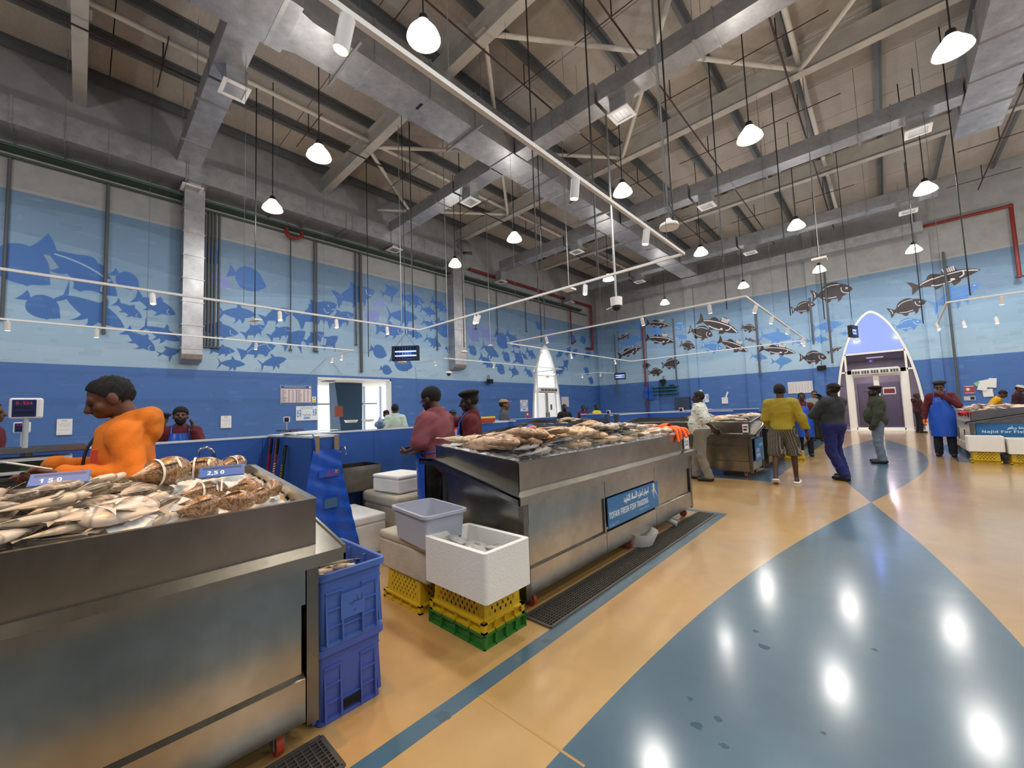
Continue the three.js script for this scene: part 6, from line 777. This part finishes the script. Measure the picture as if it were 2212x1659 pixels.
  // clothing
  const c = o.shirt, armCut = (q) => { if (c.sleeve === 'short') { const a = V(...J['sh' + q]), b = V(...J['el' + q]), m = a.clone().lerp(b, .78).toArray(); return [cap(J['sh' + q], m, .066, .068)]; } return arm(q, .004); };
  const shirtP = [...torso, ...armCut('L'), ...armCut('R'), cap([0, 1.4, -.03], [0, 1.45, -.025], .062, .06)];
  if (c.hood) shirtP.push(E(0, 1.455, -.1, .11, .04, .07), E(0, 1.4, -.125, .095, .07, .038), cap([-.075, 1.455, -.03], [-.03, 1.405, .075], .02, .016), cap([.075, 1.455, -.03], [.03, 1.405, .075], .02, .016));
  if (c.collar) shirtP.push(cap([-.06, 1.475, -.04], [-.035, 1.45, .07], .018, .014), cap([.06, 1.475, -.04], [.035, 1.45, .07], .018, .014), cap([-.06, 1.475, -.04], [.06, 1.475, -.04], .018, .018));
  const hem = c.hem ?? .9, wr = (x, y, z) => (vnoise(x * 14 + 3, y * 9 + z * 11, 4096, 7) - .5) * .013 + (vnoise(x * 9 + y * 22 + 7, z * 26 + y * 12, 4096, 3) - .5) * .011;
  { const F = field(shirtP, c.hood ? .02 : .032, c.loose ?? .016), [lo, hi] = bounds(shirtP, .06); add(c.name || 'shirt', surf((x, y, z) => Math.max(F(x, y, z) + wr(x, y, z), hem - y, (Math.abs(x) < .1 ? y - 1.475 - (c.collar ? .025 : c.hood ? .03 : 0) : -9), c.hood || c.collar ? -(Math.hypot(x, z + .01 + (y - 1.48) * -.3) - Math.max(0, .058 - 2 * Math.max(0, 1.455 - y))) : -9), lo, hi, cb), c.mat); }
  const pn = o.pants, pp = [E(0, .95, -.012, .166 + .02 * f, .14, .12 + .025 * f)];
  for (const q of ['L', 'R']) { const [a, b] = leg(q); if (pn.short) { const m = V(...J['hip' + q]).lerp(V(...J['kn' + q]), .98).toArray(); pp.push(cap(J['hip' + q], m, .1, .1)); } else pp.push(a, cap(J['kn' + q], J['an' + q], .06, .05)); }
  { const F = field(pp, .03, pn.loose ?? .014), [lo, hi] = bounds(pp, .05); add(pn.short ? 'shorts' : 'trousers', surf((x, y, z) => Math.max(F(x, y, z) + wr(x, y, z), y - 1.0, (pn.short ? .47 : .05) - y), lo, hi, cb), pn.mat); }
  for (const q of ['L', 'R']) { const a = J['an' + q], b = J['toe' + q], k = o.slipper ? [cap([a[0], b[1] - .005 + Math.max(0, a[1] - .09), a[2] - .075], [b[0], b[1] - .005, b[2] + .01], .05, .052)] : [cap([a[0], Math.max(.045, a[1] - .045), a[2] - .035], b, .05, .037), cap(a, [a[0], a[1] - .03, a[2]], .045, .045)]; add('shoe', mesh1(k, .02, .004, (x, y, z) => o.slipper ? Math.abs(y - ((b[1] - .022) + Math.max(0, (b[2] - z) / .2) * Math.max(0, a[1] - .09))) - .016 : .004 - y, Math.min(cb, .012)), o.shoe || M.black); if (o.slipper) add('slipper_strap', mesh1([cap([a[0] - .045, b[1], b[2] - .08], [a[0], b[1] + .035, b[2] - .07], .014, .016), cap([a[0] + .045, b[1], b[2] - .08], [a[0], b[1] + .035, b[2] - .07], .014, .016)], .01, 0, null, .01), o.shoe); }
  // hair, hats, beards
  const hairCut = (x, y, z) => ((z - .07) * .115 - (y - 1.675) * .09) / .146;
  if (o.hair !== null) { const F = field([E(0, 1.634, -.012, .082, .094, .102)], .01, .004); add('hair', surf((x, y, z) => Math.max(F(x, y, z) + (vnoise(x * 90 + 50, y * 90 + z * 70, 4096, 9) - .5) * (o.curly ? .016 : .008), hairCut(x, y, z), 1.545 - y), [-.12, 1.5, -.14], [.12, 1.76, .14], ch), clothMat(o.hair || 0x0d0b0a, .8)); }
  const H = o.hat; if (H) {
    const P = H.kind === 'beret' ? [E(.012, 1.7, -.012, .12, .042, .128), E(0, 1.66, -.01, .09, .05, .106)] : H.kind === 'beanie' ? [E(0, 1.645, -.012, .092, .1, .113)] : [E(0, 1.65, -.01, .09, .082, .11), E(0, 1.668, .12 * (H.back ? -1 : 1), .066, .009, .062)];
    const F = field(P, .02), low = H.kind === 'beret' ? 1.645 : H.kind === 'beanie' ? 1.625 : 1.655; add(H.kind === 'cap' ? 'cap' : H.kind, surf((x, y, z) => Math.max(F(x, y, z), low + z * .25 * (H.back ? -1 : 1) * (H.kind === 'cap' ? 0 : 1) - y), [-.15, 1.58, -.22], [.15, 1.78, .22], ch), clothMat(H.c, .9)); }
  if (o.beard) { const F = field([E(0, 1.556, .03, .066, .082, .076), cap([0, 1.508, .07], [0, 1.508, .074], .03, .03)], .02, .002); add('beard', surf((x, y, z) => Math.max(F(x, y, z), y - 1.575 + Math.max(0, z - .06) * .6, -z + .0, -(Math.hypot(x * .7, y - 1.541, z - .1) - .013)), [-.1, 1.45, -.02], [.1, 1.62, .14], ch), clothMat(0x0e0b0a, .9)); }
  if (o.moustache) add('moustache', mesh1([cap([-.026, 1.549, .088], [0, 1.556, .1], .007, .009), cap([.026, 1.549, .088], [0, 1.556, .1], .007, .009)], .006, 0, null, ch, .02), M.black);
  if (o.glasses) { const g = [-1, 1].flatMap((q) => [new THREE.TorusGeometry(.02, .0025, 6, 16).translate(q * .031, 1.6, .108), new THREE.CylinderGeometry(.002, .002, .11, 5).rotateX(Math.PI / 2).translate(q * .07, 1.603, .05)]); add('glasses', g.map((q) => { q.deleteAttribute('uv'); q.deleteAttribute('normal'); return q; }), M.black); }
  if (o.apron) { // bib apron standing a little off the clothes
    const g = new THREE.PlaneGeometry(1, 1, 26, 34), p = g.attributes.position, y0 = o.apron.hem ?? .52, lerpT = (y) => { const T = [[.4, .2, .17], [.9, .205, .165 + .05 * f], [1.08, .2, .155 + .1 * f], [1.25, .195, .15 + .03 * f], [1.36, .18, .13]]; for (let i = 1; i < T.length; i++) if (y <= T[i][0]) { const k = (y - T[i - 1][0]) / (T[i][0] - T[i - 1][0]); return [1, 2].map((m) => T[i - 1][m] + (T[i][m] - T[i - 1][m]) * k); } return [.18, .13]; };
    for (let i = 0; i < p.count; i++) { const v = p.getY(i) + .5, u = p.getX(i) * 2, y = y0 + (1.36 - y0) * v, [rx, rz] = lerpT(y), half = y > 1.2 ? R(34) + (1.36 - y) * .8 : R(40) + Math.min(1, (1.2 - y) / .2) * R(52), a = u * half; p.setXYZ(i, rx * Math.sin(a) * 1.06, y, rz * Math.cos(a) + .012 + .006 * Math.sin(u * 9 + y * 6) + (y < .9 ? .02 * (.9 - y) : 0)); }
    g.deleteAttribute('uv'); g.deleteAttribute('normal'); const m = M.apron.clone(); m.side = THREE.DoubleSide; add('apron', g, m, 'blue apron'); add('apron_strap', [-1, 1].map((q) => { const h = new THREE.TubeGeometry(new THREE.CatmullRomCurve3([V(q * .1, 1.35, .125), V(q * .09, 1.45, .055), V(q * .06, 1.485, -.03), V(0, 1.478, -.085)]), 14, .009, 6); h.deleteAttribute('uv'); h.deleteAttribute('normal'); return h; }), M.apron); add('apron_tie', (() => { const h = new THREE.TorusGeometry(.172, .01, 6, 40).rotateX(Math.PI / 2).scale(1 + .2 * f, 1, .74 + .3 * f).translate(0, 1.06, .01 + .03 * f); h.deleteAttribute('uv'); h.deleteAttribute('normal'); return h; })(), M.apron);
  }
  return t;
}
const maroon = clothMat(0x5a1520), pinkCloth = clothMat(0x7e424b), darkGrey = clothMat(0x2b3034), olive = clothMat(0x33382a), blackCloth = clothMat(0x121316), navy = clothMat(0x161a2c);
const dotShirt = clothMat(0xffffff, .85, { map: (() => { const t = canvas(256, 256, (g) => { g.fillStyle = '#dcdfd6'; g.fillRect(0, 0, 256, 256); for (let i = 0; i < 26; i++) { const x = (i % 5) * 52 + rnd(24), y = Math.floor(i / 5) * 48 + rnd(24); g.strokeStyle = g.fillStyle = '#3c4038'; g.lineWidth = 4; g.beginPath(); g.arc(x, y, 5, 0, 7); g.fill(); g.beginPath(); g.moveTo(x - 10, y + 6); g.lineTo(x + 9, y - 7); g.stroke(); } }); t.wrapS = t.wrapT = THREE.RepeatWrapping; t.repeat.set(3.2, 3.2); return t; })() });
const stripes = clothMat(0xffffff, .9, { map: (() => { const t = canvas(128, 16, (g) => { g.fillStyle = '#45423c'; g.fillRect(0, 0, 128, 16); g.fillStyle = '#8d8778'; g.fillRect(10, 0, 10, 16); g.fillRect(52, 0, 7, 16); g.fillRect(90, 0, 10, 16); }); t.wrapS = t.wrapT = THREE.RepeatWrapping; t.repeat.set(11, 1); return t; })() });
const jeans = clothMat(0x6d7886), orangeFleece = clothMat(0xc8701c, .95);
{ // orange hoodie man with phone
  const p = person({ label: 'man in an orange hoodie looking down at a phone behind the nearest table', h: 1.71, at: [-3.28, -.2], yaw: -4, fat: .35, lean: 4, headPitch: 20, skin: 0x5e3824, curly: 1, moustache: 1, shirt: { name: 'hoodie', mat: orangeFleece, hood: 1, loose: .02, hem: .88 }, pants: { mat: navy }, J: { elL: [.26, 1.15, -.04], wrL: [.16, 1.2, .21], elR: [-.22, 1.17, .05], wrR: [-.05, 1.24, .27] }, handL: { dir: [-.25, .0, 1], palm: [-.3, 1, .2], curl: .35 }, handR: { dir: [.25, -.12, 1], palm: [.3, -1, -.1], curl: .75, point: 1 } });
  mesh('chest_print', [rb(.07, .1, .03, .01, .1, 1.25, .122, 0, .6), rb(.075, .1, .03, .01, .1, 1.14, .132, 0, .6)], std(0xc2492a, .8), p, 'red and white chest print'); mesh('hood_cord', tube([[.045, 1.4, .115], [.06, 1.3, .165], [.065, 1.2, .18], [.06, 1.08, .185]], .007), M.black, p);
  const ph = thing('mobile_phone', 'dark smartphone held by the man in the orange hoodie', 'phone', [-3.15, 1.24, .17]); ph.rotation.set(-.35, .2, .1); mesh('case', rb(.085, .009, .16, .004), M.white, ph); mesh('screen', bx(.078, .002, .15, 0, .0055, 0), phy(0x0a0a0c, .1), ph);
}
{ const p = person({ label: 'heavy man in a pink-red polo shirt and black cap with glasses, back half turned', h: 1.7, at: [-3.38, -2.5], yaw: -72, fat: .8, lean: 4, headPitch: 14, skin: 0x4a2c1e, glasses: 1, beard: 1, hat: { kind: 'beanie', c: 0x141517 }, shirt: { mat: pinkCloth, sleeve: 'short', hem: .78, loose: .024, collar: 1 }, pants: { mat: blackCloth }, apron: { hem: .5 }, J: { elL: [.28, 1.12, .02], wrL: [.16, 1.08, .27], elR: [-.26, 1.12, .04], wrR: [-.08, 1.1, .29] }, handL: { curl: .6, palm: [-.8, .5, 0] } }); }
person({ label: 'man in a maroon shirt, blue apron and black beret reaching toward his colleague', h: 1.67, at: [-3.5, -3.06], yaw: -48, skin: 0x2f1d15, hat: { kind: 'beret', c: 0x121314 }, shirt: { mat: maroon, collar: 1, hem: .85 }, pants: { mat: blackCloth }, apron: {}, gloveR: 1, headPitch: 8, armsUp: 1, J: { elR: [-.2, 1.36, .24], wrR: [-.1, 1.45, .44], elL: [.22, 1.12, .02], wrL: [.2, .92, .16] } });
person({ label: 'man in a white patterned short-sleeved shirt standing with hands behind his back', h: 1.67, at: [-2.62, -8.05], yaw: -76, fat: .75, res: 1, skin: 0x3a241a, moustache: 1, shirt: { mat: dotShirt, sleeve: 'short', hem: .8, loose: .03, collar: 1 }, pants: { mat: clothMat(0x7d786c), loose: .03 }, J: { elL: [.25, 1.13, -.12], wrL: [.07, .97, -.27], elR: [-.24, 1.13, -.12], wrR: [-.04, .96, -.28], knL: [.11, .5, .02], anL: [.11, .09, -.1], anR: [-.1, .09, .14], knR: [-.1, .5, .1] }, handL: { dir: [-.5, -.6, -.3] } });
person({ label: 'man in a yellow sweater and grey striped shorts walking away in white slippers', h: 1.73, at: [-1.36, -8.4], yaw: -172, res: 1, skin: 0x4a2d20, shirt: { name: 'sweater', mat: clothMat(0x9c8a24), hem: .93, loose: .03 }, pants: { mat: stripes, short: 1, loose: .016 }, slipper: 1, shoe: M.white, J: { anL: [.15, .16, -.2], knL: [.13, .52, -.02], toeL: [.16, .04, -.06], anR: [-.14, .09, .12], knR: [-.13, .5, .1], elR: [-.27, 1.12, .0], wrR: [-.34, .88, .08], elL: [.24, 1.12, .04], wrL: [.18, .92, .2] } });
{ const p = person({ label: 'man in a charcoal jacket, blue track pants and black cap, hand to his chin', h: 1.72, at: [-.74, -9.35], yaw: -125, fat: .7, res: 1, skin: 0x33211a, lean: -5, hat: { kind: 'cap', c: 0x141517, back: 1 }, shirt: { name: 'jacket', mat: darkGrey, hem: .84, loose: .03 }, pants: { mat: clothMat(0x161c5c), loose: .026 }, J: { elL: [.24, 1.14, .16], wrL: [.0, 1.32, .26], elR: [-.22, 1.14, .12], wrR: [-.03, 1.42, .22], anL: [.11, .09, -.22], knL: [.11, .5, -.02], anR: [-.1, .09, -.06], knR: [-.1, .5, .06] }, armsUp: 1 }); mesh('side_stripe', tube([[.19, .92, -.02], [.19, .7, .0], [.18, .5, -.03], [.17, .3, -.12], [.165, .12, -.21]], .008), M.white, p, 'white side stripe'); }
person({ label: 'stout man in an olive jacket, grey jeans and dark beret standing on the blue lens', h: 1.68, at: [-.17, -12.0], yaw: -84, fat: 1, res: 1, skin: 0x3d281d, beard: 1, hat: { kind: 'beret', c: 0x17120f }, shirt: { name: 'jacket', mat: olive, hem: .74, loose: .032, collar: 1 }, pants: { mat: jeans, loose: .02 }, J: { elL: [.26, 1.12, .0], wrL: [.26, .88, .08] } });
person({ label: 'man in a maroon top and long blue apron, orange glove, hand to mouth', h: 1.76, at: [.95, -13.9], yaw: -6, res: 1, skin: 0x5c3a29, hat: { kind: 'beret', c: 0x151412 }, headPitch: 14, shirt: { mat: maroon, hem: .85, collar: 1 }, pants: { mat: navy, loose: .02 }, apron: { hem: .46 }, gloveR: 1, armsUp: 1, J: { elL: [.27, 1.16, .12], wrL: [.04, 1.4, .18], elR: [-.26, 1.12, .0], wrR: [-.29, .87, .04] }, handL: { dir: [-.5, .75, .1], palm: [-.2, -.1, -1], curl: .8 } });
person({ label: 'man in a blue apron and maroon sleeves partly hidden behind the yellow sweater', h: 1.63, at: [-1.6, -12.8], yaw: 8, res: 2, skin: 0x4a2f22, shirt: { mat: maroon, hem: .85 }, pants: { mat: blackCloth }, apron: {}, J: { elL: [.3, 1.12, .0], wrL: [.4, .88, .04] } });
person({ label: 'man with glasses in a grey shirt, arms folded, far down the aisle', h: 1.76, at: [-1.85, -17.8], yaw: 6, res: 2, skin: 0x8a5c45, glasses: 1, moustache: 1, shirt: { mat: clothMat(0x8d8f8a), sleeve: 'short', hem: .84 }, pants: { mat: clothMat(0x1d2420) }, J: { elL: [.26, 1.1, .06], wrL: [.02, 1.14, .19], elR: [-.26, 1.1, .06], wrR: [-.02, 1.16, .2] } });
person({ label: 'short person in a maroon hooded jacket beside the arched door', h: 1.55, at: [.9, -22.5], yaw: 112, res: 2, skin: 0x4d3226, hair: 0x33241c, shirt: { name: 'hoodie', mat: clothMat(0x3d1418), hood: 1, loose: .03 }, pants: { mat: blackCloth }, J: { elL: [.23, 1.13, .04], wrL: [.08, 1.1, .22], elR: [-.23, 1.13, .04], wrR: [-.08, 1.1, .22] } });
person({ label: 'laughing bearded man in a black beanie and maroon top behind the long partition', h: 1.64, at: [-7.0, -.93], yaw: 82, res: 1, skin: 0x5c3c2b, beard: 1, hat: { kind: 'beanie', c: 0x101113 }, shirt: { mat: maroon }, pants: { mat: blackCloth }, apron: {}, armsUp: 1, headPitch: -8, J: { elL: [.24, 1.16, .14], wrL: [.14, 1.38, .2] }, handL: { dir: [-.1, 1, .05], palm: [-1, 0, .3], curl: .15 } });
person({ label: 'person in a black cap mostly hidden behind the orange hood', h: 1.6, at: [-9.0, -.95], yaw: 60, res: 3, hat: { kind: 'beret', c: 0x101113 }, shirt: { mat: darkGrey }, pants: { mat: blackCloth } });
person({ label: 'man cut off by the left edge of the picture, only dark hair showing', h: 1.75, at: [-7.5, .7], yaw: 170, res: 2, shirt: { mat: maroon }, pants: { mat: blackCloth } });
person({ label: 'man in a pale mint shirt seen from behind at the lit opening', h: 1.71, at: [-8.85, -5.28], yaw: -122, res: 2, skin: 0x3a261c, shirt: { mat: clothMat(0xb5cfc6), collar: 1, sleeve: 'short' }, pants: { mat: blackCloth } });
person({ label: 'man in a maroon shirt and dark cap at the lit opening', h: 1.58, at: [-9.75, -5.55], yaw: 40, res: 2, hat: { kind: 'cap', c: 0x17171b }, shirt: { mat: maroon }, pants: { mat: blackCloth } });
person({ label: 'man in a dark cap just visible between the two apron men', h: 1.5, at: [-6.5, -5.2], yaw: 70, res: 3, hat: { kind: 'cap', c: 0x1c1c20 }, shirt: { mat: darkGrey }, pants: { mat: blackCloth } });
person({ label: 'man in a grey shirt and tan cap looking right, behind the blue crosswise partition', h: 1.69, at: [-6.0, -6.2], yaw: 138, res: 2, skin: 0x6b4734, hat: { kind: 'cap', c: 0xa08a62 }, shirt: { mat: clothMat(0x4a5058), sleeve: 'short', collar: 1 }, pants: { mat: blackCloth } });
person({ label: 'man in a black T-shirt right of the white arch', h: 1.6, at: [-7.75, -10.85], yaw: 60, res: 2, skin: 0x3f2a20, beard: 1, shirt: { mat: blackCloth, sleeve: 'short' }, pants: { mat: blackCloth } });
person({ label: 'man in a maroon shirt and blue apron beside the man in yellow, far left corner', h: 1.57, at: [-9.2, -14.2], yaw: 40, res: 3, skin: 0x2f1f18, shirt: { mat: maroon }, pants: { mat: blackCloth }, apron: {} });
person({ label: 'man in a bright yellow shirt with folded arms near the far corner', h: 1.58, at: [-8.5, -14.1], yaw: 80, res: 3, skin: 0x2c1d16, shirt: { mat: clothMat(0xd6c42a) }, pants: { mat: clothMat(0xc9bd3a) }, J: { elL: [.25, 1.12, .06], wrL: [.02, 1.14, .19], elR: [-.25, 1.12, .06], wrR: [-.02, 1.16, .2] } });
person({ label: 'man in a white cap and maroon shirt behind the right-hand table', h: 1.66, at: [2.98, -19.5], yaw: 60, res: 2, hat: { kind: 'cap', c: 0xc9c6bd }, headPitch: 22, shirt: { mat: clothMat(0x33121a) }, pants: { mat: blackCloth } });
person({ label: 'dark-haired man in a yellow shirt bending over the right-hand table', h: 1.62, at: [2.35, -19.7], yaw: 85, lean: 34, res: 2, shirt: { mat: clothMat(0xd9a018) }, pants: { mat: blackCloth }, J: { elL: [.22, 1.26, .2], wrL: [.2, 1.2, .42] } });

scene.traverse((o) => { if (o.isMesh) o.castShadow = o.receiveShadow = true; if (o.isSpotLight || o.isPointLight) o.castShadow = true; });
renderer.render(scene, camera);
